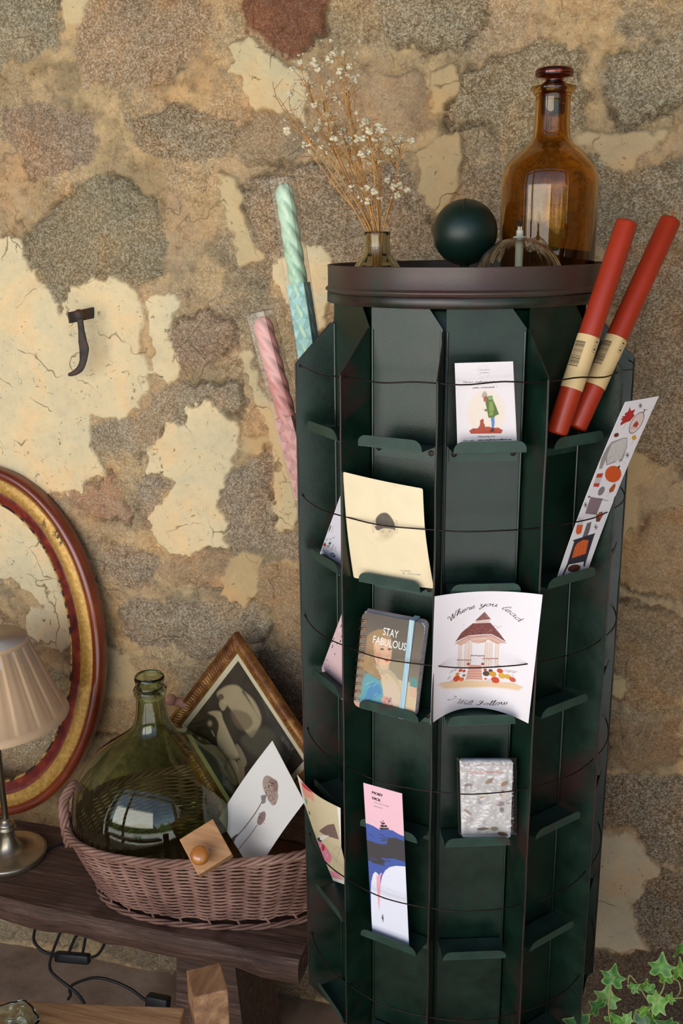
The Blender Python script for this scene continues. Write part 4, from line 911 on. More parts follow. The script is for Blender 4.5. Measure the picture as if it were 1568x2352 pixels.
# --- gazebo card
def card_gazebo():
    P = quad([(998, 1370), (1246, 1366), (1213, 1662), (988, 1665)], 2, .1995, math.radians(3), ZS[2])
    w_, h_ = size_of(P); T = lambda x, y: (980 + x/5.6, 1350 + y/5.6); g = lambda pts: [T(*p) for p in pts]
    # drawing units follow the bent card: straighten the bow of the sheet back to its plane
    def unbow(x, y):
        X, Y = T(x, y); u = (X - 998)/235; v = (Y - 1368)/296; return X, Y + (4*u*(1-u))*(11 + 42*max(0, min(1.05, v))**1.3)
    g = lambda pts: [unbow(*p) for p in pts]
    A = Art(w_, h_, [(998, 1370), (1246, 1366), (1213, 1662), (988, 1665)], bg='ece2e3', res=.35)
    BR, LT, OR, CR = '6d3a38', 'd7aa97', 'cf4a24', 'e3b98a'
    A.poly(g([(150, 1275), (250, 1230), (400, 1195), (700, 1175), (950, 1180), (1150, 1200), (1255, 1250), (1200, 1285), (1000, 1255), (700, 1260), (420, 1290), (250, 1310)]), 'e6c29b', 1.3)
    for xx, ww in ((440, 38), (525, 45), (580, 34), (790, 36), (845, 38), (925, 38)):
        A.poly(g([(xx, 700), (xx + ww, 700), (xx + ww - 5, 1020), (xx - 8, 1020)]), 'ead0bd', .3); A.line(g([(xx, 700), (xx - 6, 1020)]), .25, BR, .7); A.line(g([(xx + ww, 700), (xx + ww - 4, 1020)]), .25, BR, .55)
    A.poly(g([(385, 720), (555, 625), (870, 605), (1050, 712), (930, 720), (790, 650), (610, 665), (460, 745)]), LT, .3)
    A.poly(g([(600, 670), (820, 655), (790, 700), (700, 710), (640, 700)]), 'dba893', .4); A.line(g([(600, 680), (700, 712), (830, 660)]), .3, BR, .8, sm=3)
    A.line(g([(385, 735), (555, 640), (870, 620), (1050, 715)]), .4, BR, .9); A.line(g([(560, 650), (610, 690), (640, 700)]), .3, BR); A.line(g([(460, 740), (590, 690)]), .3, BR); A.line(g([(850, 665), (970, 720)]), .3, BR)
    A.poly(g([(385, 705), (470, 580), (620, 460), (850, 455), (970, 590), (1052, 700), (870, 598), (560, 618)]), '7a403c', .3)
    for i in range(90):
        x = 470 + 500*RS.rand(); y = 470 + 170*RS.rand(); A.line(g([(x, y), (x + 18, y - 3)]), .35, 'c79c92' if i % 2 else '55292a', .6)
    A.poly(g([(655, 430), (840, 420), (835, 455), (660, 462)]), 'e3c6bb', .3)
    for i in range(7): A.line(g([(680 + 25*i, 425), (680 + 25*i, 458)]), .3, BR, .8)
    A.poly(g([(645, 430), (770, 312), (855, 410)]), '84504a', .3)
    for i in range(26):
        y = 335 + 75*RS.rand(); hw = (y - 320)*.85; x = 765 + (RS.rand()*2-1)*hw; A.line(g([(x, y), (x + 14, y - 2)]), .3, 'cfa79c' if i % 2 else '5b2f2e', .6)
    for x0, x1, y0 in ((425, 600, 930), (605, 780, 870), (765, 950, 905)):
        A.line(g([(x0, y0), (x1, y0 - 5)]), .4, '8e4a44', .8)
        for i in range(11): A.ell(*unbow(x0 + (x1-x0)*i/10, y0 - 6 + 8*RS.rand()), 1.7, 1.2, ['a8413a', '6a4a34', 'bf6a50'][i % 3], soft=.3)
        for i in range(8): xx = x0 + (x1-x0)*i/7; A.line(g([(xx, y0 + 10), (xx - 6, y0 + 100)]), .22, '6f6270', .6)
    A.poly(g([(590, 985), (745, 985), (770, 1165), (545, 1170)]), 'd9a18f', .3)
    for i in range(6): A.line(g([(585 - i*8, 1000 + i*33), (748 + i*4, 995 + i*33)]), .35, '8a4a44', .85)
    for x, y, r_, c in ((470, 1060, 5, OR), (520, 1065, 4, 'b33a20'), (430, 1110, 5, 'c98a2e'), (420, 1165, 9, OR), (490, 1170, 6, 'd9683a'), (350, 1200, 4, 'cfc2bb'), (520, 1120, 4, '7b7440'), (575, 975, 4, '9a4338'), (765, 970, 4, '9a4338'),
                        (800, 1040, 4, 'b33a20'), (815, 1085, 8, '4b4433'), (870, 1050, 5, '62402a'), (900, 1090, 8, 'd99a2e'), (985, 1050, 7, OR), (1060, 1050, 5, 'd5ccc8'), (1010, 1110, 8, 'e0a83a'), (1080, 1120, 7, 'd9a640'), (930, 1160, 9.5, 'cf4527'), (860, 1175, 6, 'd8cfcb'), (1135, 1155, 7, 'd0553a'), (1140, 1110, 4, 'd8cfcb'), (810, 1150, 3, OR)):
        A.ell(*unbow(x, y), r_, r_*.82, c, soft=.35)
        if r_ > 5:
            for s in (-.5, 0, .5): X, Y = unbow(x, y); A.line([(X + s*r_, Y - r_*.7), (X + s*r_*1.3, Y), (X + s*r_, Y + r_*.7)], .22, '7c2c1c', .6, sm=3)
    for x, y in ((345, 1080), (400, 1055), (310, 1165), (960, 990), (1100, 1055), (1150, 1065)):
        for s in range(3): X, Y = unbow(x, y); A.line([(X - 4 + 2*s, Y + 3), (X + 3*s, Y - 3)], .45, '4a4a3e', .8)
    A.line(g([(180, 1255), (330, 1215), (420, 1200)]), .35, '7b5a4a', .8); A.line(g([(1040, 1190), (1160, 1205), (1240, 1245)]), .3, '8b6a5a', .7)
    up = lambda pts: [unbow(*p) for p in pts]
    A.script('Where', up([(300, 455), (400, 372), (500, 312), (640, 262)]), 3.3, .6, 1)
    A.script('you', up([(700, 246), (800, 240), (925, 246)]), 3.3, .6, 1)
    A.script('lead', up([(975, 268), (1050, 310), (1120, 368), (1205, 448)]), 3.3, .6, 1)
    A.script('I', up([(300, 1442), (385, 1450)]), 3.2, .55, 1); A.script('Will', up([(412, 1474), (520, 1478), (640, 1474)]), 3.2, .6, 1)
    A.script('F', up([(705, 1470), (785, 1470)]), 3.2, 1.0, 1); A.script('ollow', up([(790, 1462), (900, 1462), (1085, 1440)]), 3.2, .6, 1)
    def bend(u, v): return -(4*u*(1-u))*(.012 + .026*np.clip(v, 0, 1)**1.3)
    o = sheet('postcard', A, P, INKS, bend=bend); tag(o, 'large white postcard with a gazebo drawing reading Where you lead I Will Follow', 'card', 'cards in the rack pockets')
card_gazebo()
# --- bookmark with a white whale
def bookmark():
    P = quad([(834, 1798), (923, 1823), (939, 2175), (855, 2145)], 1, .186, math.radians(4.5), ZS[4])
    w_, h_ = size_of(P); T = lambda x, y: (820 + x/5.88, 1780 + y/5.88); g = lambda pts: [T(*p) for p in pts]
    A = Art(w_, h_, [(834, 1798), (923, 1823), (939, 2175), (855, 2145)], bg='f2bfc8', res=.35)
    A.poly(g([(60, 640), (150, 660), (220, 690), (300, 740), (420, 738), (480, 750), (560, 800), (660, 840), (760, 840), (760, 2400), (60, 2400)]), '475ba3', .3)
    A.poly(g([(60, 870), (150, 885), (300, 930), (390, 940), (430, 870), (320, 825), (420, 850), (520, 850), (600, 880), (720, 930), (720, 1220), (600, 1160), (500, 1130), (400, 1130), (320, 1120), (380, 1180), (330, 1220), (250, 1190), (170, 1160), (60, 1140)]), '433e40', .35)
    for a, b in (((300, 800), (360, 820)), ((310, 850), (450, 900)), ((330, 890), (460, 870)), ((160, 800), (215, 835)), ((320, 1150), (450, 1170)), ((200, 1180), (370, 1222))): A.line([T(*a), T(*b)], 1.2, '433e40')
    for a, b in (((180, 1120), (270, 1150)), ((330, 1120), (390, 1145)), ((330, 940), (380, 905)), ((240, 915), (330, 930))): A.line([T(*a), T(*b)], .8, '475ba3')
    A.poly(g([(185, 1560), (190, 1450), (215, 1340), (245, 1308), (275, 1330), (290, 1360), (300, 1500), (315, 1440), (340, 1360), (380, 1290), (440, 1245), (520, 1228), (620, 1235), (760, 1250), (760, 2450), (200, 2450), (190, 1800)]), 'e9e6f0', .3)
    A.poly(g([(262, 1330), (275, 1370), (300, 1345), (320, 1325), (338, 1328), (322, 1345), (315, 1390), (318, 1470), (310, 1620), (297, 1850), (275, 1640), (262, 1480)]), 'f0a9b3', .3)
    A.poly(g([(290, 1360), (335, 1335), (330, 1400), (316, 1480)]), '475ba3', .3) ; A.poly(g([(285, 1365), (318, 1326), (336, 1330), (316, 1372), (314, 1450), (300, 1480)]), 'f0a9b3', .3)
    A.poly(g([(350, 1880), (356, 1935), (352, 2000), (340, 1950), (328, 1920), (335, 1900)]), '2b2b30', .25); A.ell(*T(343, 1912), 1.0, 1.5, 'cfcfd8', soft=.2)
    A.poly(g([(295, 708), (430, 712), (425, 738), (310, 742)]), '3a3334', .25)
    for (x, y, a, b) in ((340, 690, 10, 4), (385, 692, 7, 3.5), (345, 655, 7, 3), (365, 655, 4, 2.5), (320, 635, 3, 1.8), (350, 625, 3, 1.8)): A.ell(*T(x, y), a*.5, b*.75, '3a3334', .15, .25)
    A.line(g([(300, 712), (425, 716)]), .3, 'e9b3b8')
    for dx in (0, 2.5, 5): A.text('MOBY', T(270 + dx, 272), T(330 + dx, 292), 3.6, 2, width=14.5); A.text('DICK', T(257 + dx, 342), T(317 + dx, 362), 3.6, 2, width=11.5)
    A.text('Herman Melville', T(330, 405), T(430, 437), 1.9, 4, width=20); A.text('Gallimard', T(282, 440), T(340, 458), 1.9, 4, width=12)
    o = sheet('bookmark', A, P, INKS); tag(o, 'tall pink and blue bookmark with a white whale reading MOBY DICK', 'bookmark')
bookmark()
# --- autumn sticker strip leaning right
def stickers_right():
    P = quad([(1413, 915), (1490, 902), (1349, 1312), (1279, 1327)], 3, .184, math.radians(9), ZS[1])
    w_, h_ = size_of(P); T = lambda x, y: (1260 + x/2.868, 880 + y/2.868); g = lambda pts: [T(*p) for p in pts]
    A = Art(w_, h_, [(1413, 915), (1490, 902), (1349, 1312), (1279, 1327)], bg='e8e0e2', res=.35)
    # maple leaf
    A.poly(g([(470, 135), (480, 165), (510, 155), (498, 185), (508, 200), (490, 225), (480, 240), (455, 248), (420, 270), (418, 255), (430, 235), (415, 225), (432, 215), (422, 205), (445, 200), (440, 185), (462, 170)]), 'b22a28', .25); A.line(g([(470, 150), (455, 240), (440, 300)]), .3, '6b1c1c', .8)
    A.ell(*T(525, 252), 13, 29, '5a3230', .42, .25); A.ell(*T(525, 252), 11.8, 27, 'dfc6bc', .42, .25); A.poly(g([(560, 155), (590, 160), (590, 163), (575, 162), (570, 180), (562, 178), (567, 160)]), '7a5148', .25)
    A.poly(g([(500, 278), (510, 255), (528, 238), (540, 262), (528, 285)]), 'b3392a', .25); A.line(g([(485, 290), (510, 288), (535, 292)]), .35, '352722')
    A.ell(*T(398, 337), 6, 5, '6b2a24', -.6, .25); A.ell(*T(518, 357), 5.5, 6, 'd99a2c', 0, .25); A.line(g([(515, 370), (505, 408)]), .3, '6b4a30')
    for x, y in ((540, 130), (482, 478), (225, 815), (300, 960)):
        for a in range(6): A.line([T(x, y), T(x + 12*math.cos(a*1.05), y + 18*math.sin(a*1.05))], .95, '3a2024', .95)
    A.poly(g([(410, 370), (440, 358), (472, 355), (476, 420), (450, 520), (428, 525), (430, 500), (400, 530), (345, 548), (340, 510), (320, 570), (300, 572), (310, 500), (340, 430), (370, 385)]), '9b9290', .3)
    A.poly(g([(412, 378), (440, 365), (468, 362), (470, 420), (445, 500), (400, 520), (350, 540), (348, 480), (372, 400)]), 'cbc3bf', .3)
    for i in range(46): x = 345 + 120*RS.rand(); y = 385 + 140*RS.rand(); A.line(g([(x, y), (x + 6, y + 10), (x, y + 18)]), .22, '7d7472', .6) if (x - 345) > (y - 540)*-.35 - 20 else None
    A.ell(*T(396, 608), 19, 20, 'd35420', -.35, .3)
    for s in (-.6, -.2, .2, .6): A.line(g([(415 + s*25, 560), (398 + s*75, 605), (380 + s*45, 655)]), .3, '8e3014', .75, sm=3)
    A.poly(g([(420, 560), (432, 548), (440, 555), (430, 575)]), '4b4a2a', .25)
    A.poly(g([(290, 605), (330, 600), (305, 695), (268, 692)]), 'b8412c', .3); A.poly(g([(283, 632), (322, 630), (312, 670), (275, 668)]), 'd3c6c2', .3)
    for i in range(4): A.line(g([(282 - i*2, 638 + i*9), (320 - i*2, 636 + i*9)]), .3, '8a6a66', .7)
    A.ell(*T(324, 722), 6.5, 11.5, '857d82', .45, .25)
    for i in range(4): A.line(g([(310 + i*6, 745), (325 + i*6, 700)]), .25, '4f484e', .7)
    A.poly(g([(412, 668), (418, 690), (405, 725), (378, 735), (375, 712), (395, 685)]), 'b1542c', .25); A.line(g([(412, 672), (380, 735), (366, 760)]), .3, '5c2c1c')
    A.poly(g([(255, 765), (338, 772), (300, 880), (225, 872)]), '8a7478', .3)
    for i in range(9): A.line(g([(252 - i*3.5, 775 + i*11), (334 - i*4.2, 782 + i*11)]), .25, '5a4850', .7)
    A.line(g([(245, 760), (372, 787)]), .7, '6a5a58'); A.ell(*T(246, 760), 2.4, 2.4, '5a3a38')
    A.poly(g([(300, 880), (335, 858), (345, 880), (322, 925), (298, 925)]), '6b3432', .3); A.poly(g([(300, 895), (320, 860), (345, 875), (330, 898)]), 'c45a2a', .3)
    A.poly(g([(175, 945), (215, 945), (205, 1000), (178, 1010), (168, 990)]), 'd35a28', .3); A.poly(g([(180, 900), (215, 900), (214, 945), (175, 945)]), 'c9c2c6', .3)
    A.poly(g([(240, 935), (270, 925), (262, 970), (242, 1030), (212, 1030)]), '6b6268', .3); [A.line(g([(238, 950 + 14*i), (262, 955 + 14*i)]), .3, '36323a', .8) for i in range(5)]
    A.poly(g([(150, 1045), (298, 998), (290, 1020), (240, 1190), (236, 1210), (225, 1210), (228, 1180), (130, 1200), (95, 1270), (85, 1270), (118, 1195), (160, 1055)]), '2e2b35', .3)
    A.poly(g([(165, 1090), (180, 1065), (220, 1042), (255, 1045), (240, 1130), (148, 1160)]), 'd4602a', .3)
    for i in range(4): A.line(g([(160 + 25*i, 1150), (185 + 20*i, 1060)]), .4, '4a2018', .8)
    A.ell(*T(165, 1222), 15, 8, '6b3329', -.2, .3); [A.line(g([(130 + 8*i, 1240), (150 + 12*i, 1205)]), .3, '3c1a16', .7) for i in range(6)]
    o = sheet('sticker_strip', A, P, INKS, bend=lambda u, v: .014*np.clip(1 - v, 0, 1)**2); tag(o, 'long white sticker strip of autumn drawings leaning out on the right of the rack', 'sticker sheet')
stickers_right()
# --- garden sticker strip, left pocket
def stickers_left():
    px = [(795, 1100), (806, 1150), (779, 1322), (733, 1274)]; P = quad(px, 0, .176, math.radians(5), ZS[1]); w_, h_ = size_of(P)
    T = lambda x, y: (680 + x/4.523, 1120 + y/4.523); g = lambda pts: [T(*p) for p in pts]
    A = Art(w_, h_, px, bg='e6e0e8', res=.3)
    A.poly(g([(430, 180), (442, 190), (425, 240), (408, 262)]), '5a6b4a', .3); A.line(g([(455, 210), (440, 270)]), .5, '2c2c2c')
    for x, y in ((388, 345), (425, 345), (455, 330)): [A.line(g([(x, y + 25), (x + 12*math.cos(a), y + 14*math.sin(a))]), .4, '4d5a3c', .9) for a in (0, 1, 2, 3.3, 4.5)]
    A.ell(*T(354, 444), 4.4, 7, 'd2342a', .1, .25); A.poly(g([(352, 415), (365, 398), (375, 415)]), '3d5a34', .25)
    A.poly(g([(405, 405), (430, 395), (425, 430), (402, 440)]), '3f5d3f', .25); A.poly(g([(385, 450), (420, 440), (405, 485), (375, 490)]), '9aa59c', .3)
    A.line(g([(450, 430), (430, 480), (415, 505), (425, 520), (440, 495), (450, 440)]), .6, '6b4030'); A.line(g([(465, 460), (455, 510), (465, 530)]), .6, '2d2d30')
    A.poly(g([(325, 500), (345, 505), (325, 530)]), 'b0a35a', .25); A.poly(g([(390, 530), (395, 545), (370, 550)]), 'd9a89a', .25)
    for i in range(9): A.ell(*T(318 + 34*math.cos(i*2.4)*.9, 588 + 32*math.sin(i*1.7)), 2.0, 2.0, '8fb0c9', 0, .25)
    for a in range(5): A.ell(*T(428 + 15*math.cos(a*1.26), 592 + 26*math.sin(a*1.26)), 2.4, 3.4, '5d7f95', a, .25)
    A.ell(*T(302, 655), 4.6, 5.5, '3f5d44', 0, .25); A.poly(g([(275, 668), (315, 680), (300, 740), (262, 712)]), 'cf3a34', .25)
    A.poly(g([(350, 620), (370, 620), (340, 730), (312, 745)]), 'b8a4b0', .3); A.poly(g([(322, 722), (342, 730), (330, 755), (312, 748)]), '4b4356', .25)
    for i in range(4): A.line(g([(375 + i*9, 650 + i*12), (395 + i*6, 700)]), .5, '2c3a34', .9)
    A.ell(*T(432, 768), 11, 19, 'd03440', .12, .3); A.ell(*T(436, 730), 2.6, 5, 'cf8a5a', .2, .3)
    o = sheet('sticker_strip', A, P, INKS); tag(o, 'narrow white sticker strip of garden drawings tucked in the left pocket, second row', 'sticker sheet')
stickers_left()
def card_pink():
    px = [(788, 1400), (800, 1440), (786, 1608), (734, 1546)]; P = quad(px, 0, .176, math.radians(5), ZS[2]); w_, h_ = size_of(P)
    T = lambda x, y: (680 + x/4.523, 1120 + y/4.523); g = lambda pts: [T(*p) for p in pts]
    A = Art(w_, h_, px, bg='e8c4c6', res=.3)
    for i in range(46):
        t = RS.rand(); s = RS.rand()**1.2; x = 250 + t*235 + s*80; y = 1960 - t*700 + s*40
        A.ell(*T(x, y), 1.0, 1.3, '3c3036' if RS.rand() < .7 else 'f4e6e8', 0, .15)
    for i in range(4): A.line(g([(410 + i*18, 1850 + i*25), (450 + i*14, 1660 + i*10)]), .22, 'a88a90', .6)
    o = sheet('greeting_card', A, P, INKS); tag(o, 'pink card speckled with dark dots, tucked in the left pocket, third row', 'card', 'cards in the rack pockets')
card_pink()
# --- scalloped card with roses, leaning out to the left
def card_roses():
    tc = fin(0) + ST/2; n = rd(tc)
    px = [(682, 1780), (764, 1866), (804, 2036), (739, 2014)]; P = quad(px, 0, .186, math.radians(16), -.80); w_, h_ = size_of(P)
    T = lambda x, y: (670 + x/7.84, 1760 + y/7.84); g = lambda pts: [T(*p) for p in pts]
    A = Art(w_, h_, [(682, 1780), (764, 1865), (812, 2040), (738, 2014)], bg='ebe6de', res=.3)
    A.poly(g([(165, 255), (450, 440), (700, 760), (860, 1290), (1010, 1760), (1010, 2080), (560, 1960), (370, 1230), (240, 560)]), 'd3c29c', .5)
    A.poly(g([(210, 340), (240, 305), (330, 350), (430, 450), (450, 520), (475, 660), (400, 580), (330, 560), (240, 470)]), 'e59a86', .5, smooth=3); A.poly(g([(225, 320), (300, 350), (400, 430), (440, 520), (350, 460), (250, 380)]), 'd43a42', .6, smooth=3)
    A.poly(g([(255, 530), (320, 580), (325, 630), (280, 640)]), '7d9a63', .4); A.poly(g([(320, 745), (370, 760), (385, 820), (340, 810)]), '5f7f48', .4)
    for i in range(26): x = 360 + 160*RS.rand(); y = 850 + 300*RS.rand(); A.line(g([(x, y), (x + 25, y + 22)]), .3, ['a59aa8', '5a5058', 'c9b8c4'][i % 3], .8)
    A.line(g([(400, 740), (450, 830), (520, 970)]), .8, '9c7a62')
    A.poly(g([(575, 1120), (690, 1045), (750, 1040), (850, 1290), (740, 1230), (640, 1170)]), '7b5f58', .5); A.poly(g([(500, 1240), (580, 1200), (740, 1210), (650, 1290), (610, 1320), (540, 1280)]), 'e8e0d8', .4); A.poly(g([(500, 1240), (580, 1215), (585, 1270), (640, 1290), (600, 1318), (530, 1280)]), '3b2f2f', .4)
    A.poly(g([(395, 1250), (600, 1310), (700, 1400), (800, 1600), (760, 1720), (600, 1660), (480, 1540), (410, 1400)]), 'dd8397', .6, smooth=3)
    for i in range(22):
        a = RS.rand()*6.3; rr = 40 + 130*RS.rand(); x = 600 + rr*math.cos(a); y = 1480 + rr*.9*math.sin(a); A.line(g([(x, y), (x + 50*math.cos(a+1.6), y + 50*math.sin(a+1.6)), (x + 60*math.cos(a+2.2), y + 60*math.sin(a+2.2))]), 1.0, ['c9395a', 'f0c4cd', 'e8a4b2'][i % 3], .7, sm=3)
    A.ell(*T(640, 1420), 5, 8, 'c22f3c', 0, .5)
    A.line(g([(820, 1480), (850, 1420), (900, 1430)]), .7, '8a8474'); A.line(g([(810, 1500), (840, 1700), (850, 1800), (800, 1830)]), .8, '8a8474', sm=3); A.line(g([(900, 1430), (880, 1700), (915, 1870), (850, 1890), (760, 1760)]), .8, '8a8474', sm=3)
    A.poly(g([(530, 1700), (640, 1790), (750, 1880), (900, 1900), (990, 2070), (780, 2010), (700, 1970), (590, 1960)]), 'e2909c', .8); A.poly(g([(570, 1830), (640, 1880), (700, 1970), (590, 1960)]), '5c6b4a', .6)
    def bend(u, v): return .006*np.sin(PI*u)*(1 - v) - .012*np.maximum(0, .45 - v)*u*2
    # deckle edge: ripple the outline
    e = .7
    on = lambda a, L: (np.abs(a) < 1e-6) | (np.abs(a - L) < 1e-6)
    A.P[:, 0] = np.where(on(A.P[:, 0], A.w), A.P[:, 0] + np.sin(A.P[:, 1]*2.4)*e*.5, A.P[:, 0]); A.P[:, 1] = np.where(on(A.P[:, 1], A.h), A.P[:, 1] + np.sin(A.P[:, 0]*2.4)*e*.5, A.P[:, 1])
    o = sheet('postcard', A, P, INKS, bend=bend); tag(o, 'deckle-edged vintage card with pink roses leaning out of the left pocket', 'card', 'cards in the rack pockets')
card_roses()
# --- spiral notebook
def notebook():
    px = [(832, 1404), (975, 1432), (951, 1652), (811, 1622)]
    P = quad(px, 1, .1925, math.radians(2), ZS[2]); w_, h_ = size_of(P); TL, TR, BR, BL = P
    ex = (TR - TL)/np.linalg.norm(TR-TL); ey = (BL-TL)/np.linalg.norm(BL-TL); n = np.cross(ey, ex); n /= np.linalg.norm(n)
    if np.dot(n, EYE - TL) < 0: n = -n
    o = tag(empty('spiral_notebook', (BL+BR)/2), 'small spiral notebook with a portrait cover reading STAY FABULOUS and pale blue elastic', 'notebook')
    T = lambda x, y: (800 + x/7.84, 1390 + y/7.84); g = lambda pts: [T(*p) for p in pts]
    A = Art(w_, h_, [(832, 1404), (978, 1430), (951, 1651), (812, 1622)], bg='554a43', res=.32)
    X = A.P[:, 0]/A.w; Y = A.P[:, 1]/A.h
    t = np.clip(Y*1.1 + .25*vnoise(X*10, Y*10, .5, 8, 4) - .25*0, 0, 1)[:, None]; A.c = np.array(lin('4e453f'))*(1-t) + np.array(lin('8c7c66'))*t
    A.poly(g([(760, 1000), (1000, 980), (1100, 1150), (1080, 1400), (900, 1330), (800, 1230), (720, 1120)]), '97896f', 3)
    hair = 'a08058'
    A.poly(g([(350, 560), (440, 480), (600, 430), (740, 520), (800, 640), (790, 800), (740, 700), (560, 640), (460, 800), (480, 1000), (520, 1120), (620, 1250), (560, 1320), (420, 1250), (320, 1180), (240, 1150), (200, 1000), (300, 900), (330, 700)]), hair, 1.2, smooth=3)
    A.poly(g([(470, 700), (560, 600), (720, 620), (780, 720), (790, 840), (770, 1000), (720, 1090), (620, 1120), (520, 1060), (470, 900)]), 'dcae8c', 1.0, smooth=3)
    A.poly(g([(500, 1050), (640, 1110), (740, 1080), (740, 1170), (900, 1330), (1180, 1420), (1230, 1700), (1180, 1980), (600, 1900), (560, 1500), (600, 1300)]), 'cdb391', 1.2, smooth=3)
    for i in range(40):
        x = 330 + 220*RS.rand(); y = 560 + 700*RS.rand(); A.line(g([(x, y), (x + 40, y + 20), (x + 20, y + 70)]), .7, ['7d6243', 'c4a277', '8f7350', '6b5a4c'][i % 4], .45, sm=3)
    for x in (620, 755): A.line(g([(x - 45, 748), (x, 728), (x + 30, 745)]), .6, '7a5b42', .8, sm=3); A.ell(*T(x - 5, 792), 4.5, 2.0, '4f4a40', .05, .4); A.line(g([(x - 38, 785), (x, 772), (x + 25, 790)]), .35, '3c2f27', .8, sm=3)
    A.line(g([(740, 800), (760, 880), (720, 915), (690, 912)]), .6, 'b08262', .8, sm=3); A.ell(*T(540, 900), 8, 7, 'd8917a', 0, 3, .6); A.poly(g([(660, 985), (700, 975), (750, 985), (705, 1020)]), 'b5493f', .4, smooth=3)
    A.poly(g([(500, 1090), (640, 1160), (740, 1150), (900, 1320), (960, 1700), (940, 1500), (820, 1330), (700, 1230), (620, 1260), (540, 1180)]), 'b8a585', .8, .9, smooth=3)
    for i in range(60): x = 520 + 420*RS.rand(); y = 1090 + (x - 520)*1.1 + 120*RS.rand(); A.ell(*T(x, y), .8, .8, 'e3d4b4' if i % 2 else '8d7a60', 0, .3, .7)
    A.poly(g([(330, 1240), (500, 1310), (600, 1400), (640, 1600), (640, 1850), (300, 1800), (120, 1720), (230, 1600), (260, 1400)]), '5f9aa0', .9, smooth=3)
    A.poly(g([(420, 1400), (560, 1440), (600, 1600), (420, 1700), (300, 1740), (340, 1560)]), '4a7fae', 1.4, .8, smooth=3)
    for i in range(16): x = 260 + 300*RS.rand(); y = 1350 + 380*RS.rand(); A.line(g([(x, y), (x + 60, y - 40)]), .9, ['8fc0b6', '3d6d97', '77b1b8'][i % 3], .5)
    A.poly(g([(620, 1420), (800, 1340), (960, 1600), (950, 1860), (700, 1880), (640, 1650)]), 'cdb8a0', 1.4, .8)
    A.poly(g([(600, 1700), (650, 1640), (740, 1660), (800, 1780), (780, 1850), (680, 1860)]), 'cf9788', .8, smooth=3)
    for i in range(14): A.ell(*T(620 + 170*RS.rand(), 1660 + 190*RS.rand()), 2.3, 2.3, ['dba99a', 'b87a6c', '3f5a6b'][i % 3], 0, .7, .8)
    A.poly(g([(1130, 1290), (1230, 1310), (1260, 1400), (1220, 1490), (1110, 1450)]), '5c8a82', .9); A.poly(g([(1110, 1480), (1230, 1480), (1230, 1700), (1150, 1620), (1100, 1560)]), 'd3ac8e', .8)
    for i in range(4): A.line(g([(1110, 1500 + 40*i), (1220, 1520 + 42*i)]), .4, '9a6e54', .7)
    A.poly(g([(100, 1730), (320, 1780), (250, 1830), (110, 1810)]), 'cf9a84', .8)
    A.text('STAY', T(765, 560), T(865, 583), h_*.078, 3, width=w_*.245, weight=.006); A.text('FABULOUS', T(740, 745), T(840, 768), h_*.078, 3, width=w_*.535, weight=.006)
    cv = sheet('front_cover', A, P, INKS, parent=o, rnd=8, thick=.001); o.name = 'spiral_notebook'
    # block of pages and back cover
    def rblock(off0, off1, grow, rad):
        ol = []; W_, H_ = w_/1000, h_/1000; x0, y0, x1, y1 = .002 - grow, -grow, W_ + grow, H_ + grow
        for cx, cy, a0 in ((x1 - rad, y0 + rad, -PI/2), (x1 - rad, y1 - rad, 0)):
            for a in np.linspace(a0, a0 + PI/2, 7): ol.append((cx + rad*math.cos(a), cy + rad*math.sin(a)))
        ol += [(x0, y1), (x0, y0)]
        V = [TL + ex*a + ey*b + n*off0 for a, b in ol] + [TL + ex*a + ey*b + n*off1 for a, b in ol]; c = len(ol)
        return V, [tuple(range(c)), tuple(range(2*c-1, c-1, -1))] + [(i, i+c, (i+1) % c + c, (i+1) % c) for i in range(c)]
    MB().add(*rblock(-.0014, -.0095, -.0005, .006)).build('pages', M['pages'], o, smooth=False)
    MB().add(*rblock(-.0097, -.011, .0002, .007)).build('back_cover', M['taupe'], o, smooth=False)
    for i in range(11):
        c = TL + ey*(h_/1000*(.085 + .083*i)) + ex*.003 - n*.005
        for s in (-.0011, .0011):
            pts = [c + ey*(s + .0015*math.sin(a/2)) + (ex*math.cos(a)*1.15 + n*math.sin(a))*.0068 for a in np.linspace(-.6, 1.5*PI, 20)]
            rg = MB(); rg.tube(pts, .0005, 6)
            if s < 0: ring = rg.build('binding_ring', M['copper'], o)
            else: sub(ring, rg.build('ring_wire', M['copper'], o))
    eb = MB(); bx = w_/1000*.80; wd = .0032
    loop = [(bx, -.0012, .0012), (bx, h_/1000 + .0008, .0012), (bx, h_/1000 + .0008, -.0122), (bx, -.0012, -.0122)]
    V = []; 
    for (a, b, c) in loop:
        for s in (-wd, wd): V.append(TL + ex*(a + s) + ey*b + n*c)
    eb.add(V, [(0, 1, 3, 2), (2, 3, 5, 4), (4, 5, 7, 6), (6, 7, 1, 0)]); e_ = eb.build('elastic', M['elastic'], o, smooth=False)
    md = e_.modifiers.new('t', 'SOLIDIFY'); md.thickness = .0006
M['pages'] = mat('page edges', lin('cfc8d0'), .7, build=noisy([(.35, lin('a8a2ac')), (.6, lin('dad4dc'))], 12, .5, .3, 40, .0005, (1, 1, 60)))
M['taupe'] = mat('taupe board', lin('7d6c62'), .6, build=noisy([(.3, lin('75645a')), (.7, lin('86766b'))], 40, .5, 0))
M['copper'] = mat('rose gold wire', lin('b88a72'), .25, 1.0, build=noisy([(.3, lin('a87a62')), (.7, lin('c99c84'))], 80, .5, 0))
M['elastic'] = mat('pale blue elastic', lin('a4bfc9'), .7, build=noisy([(.35, lin('96b2bd')), (.65, lin('b1cbd3'))], 30, .5, .3, 60, .0005, (40, 1, .5)))
notebook()
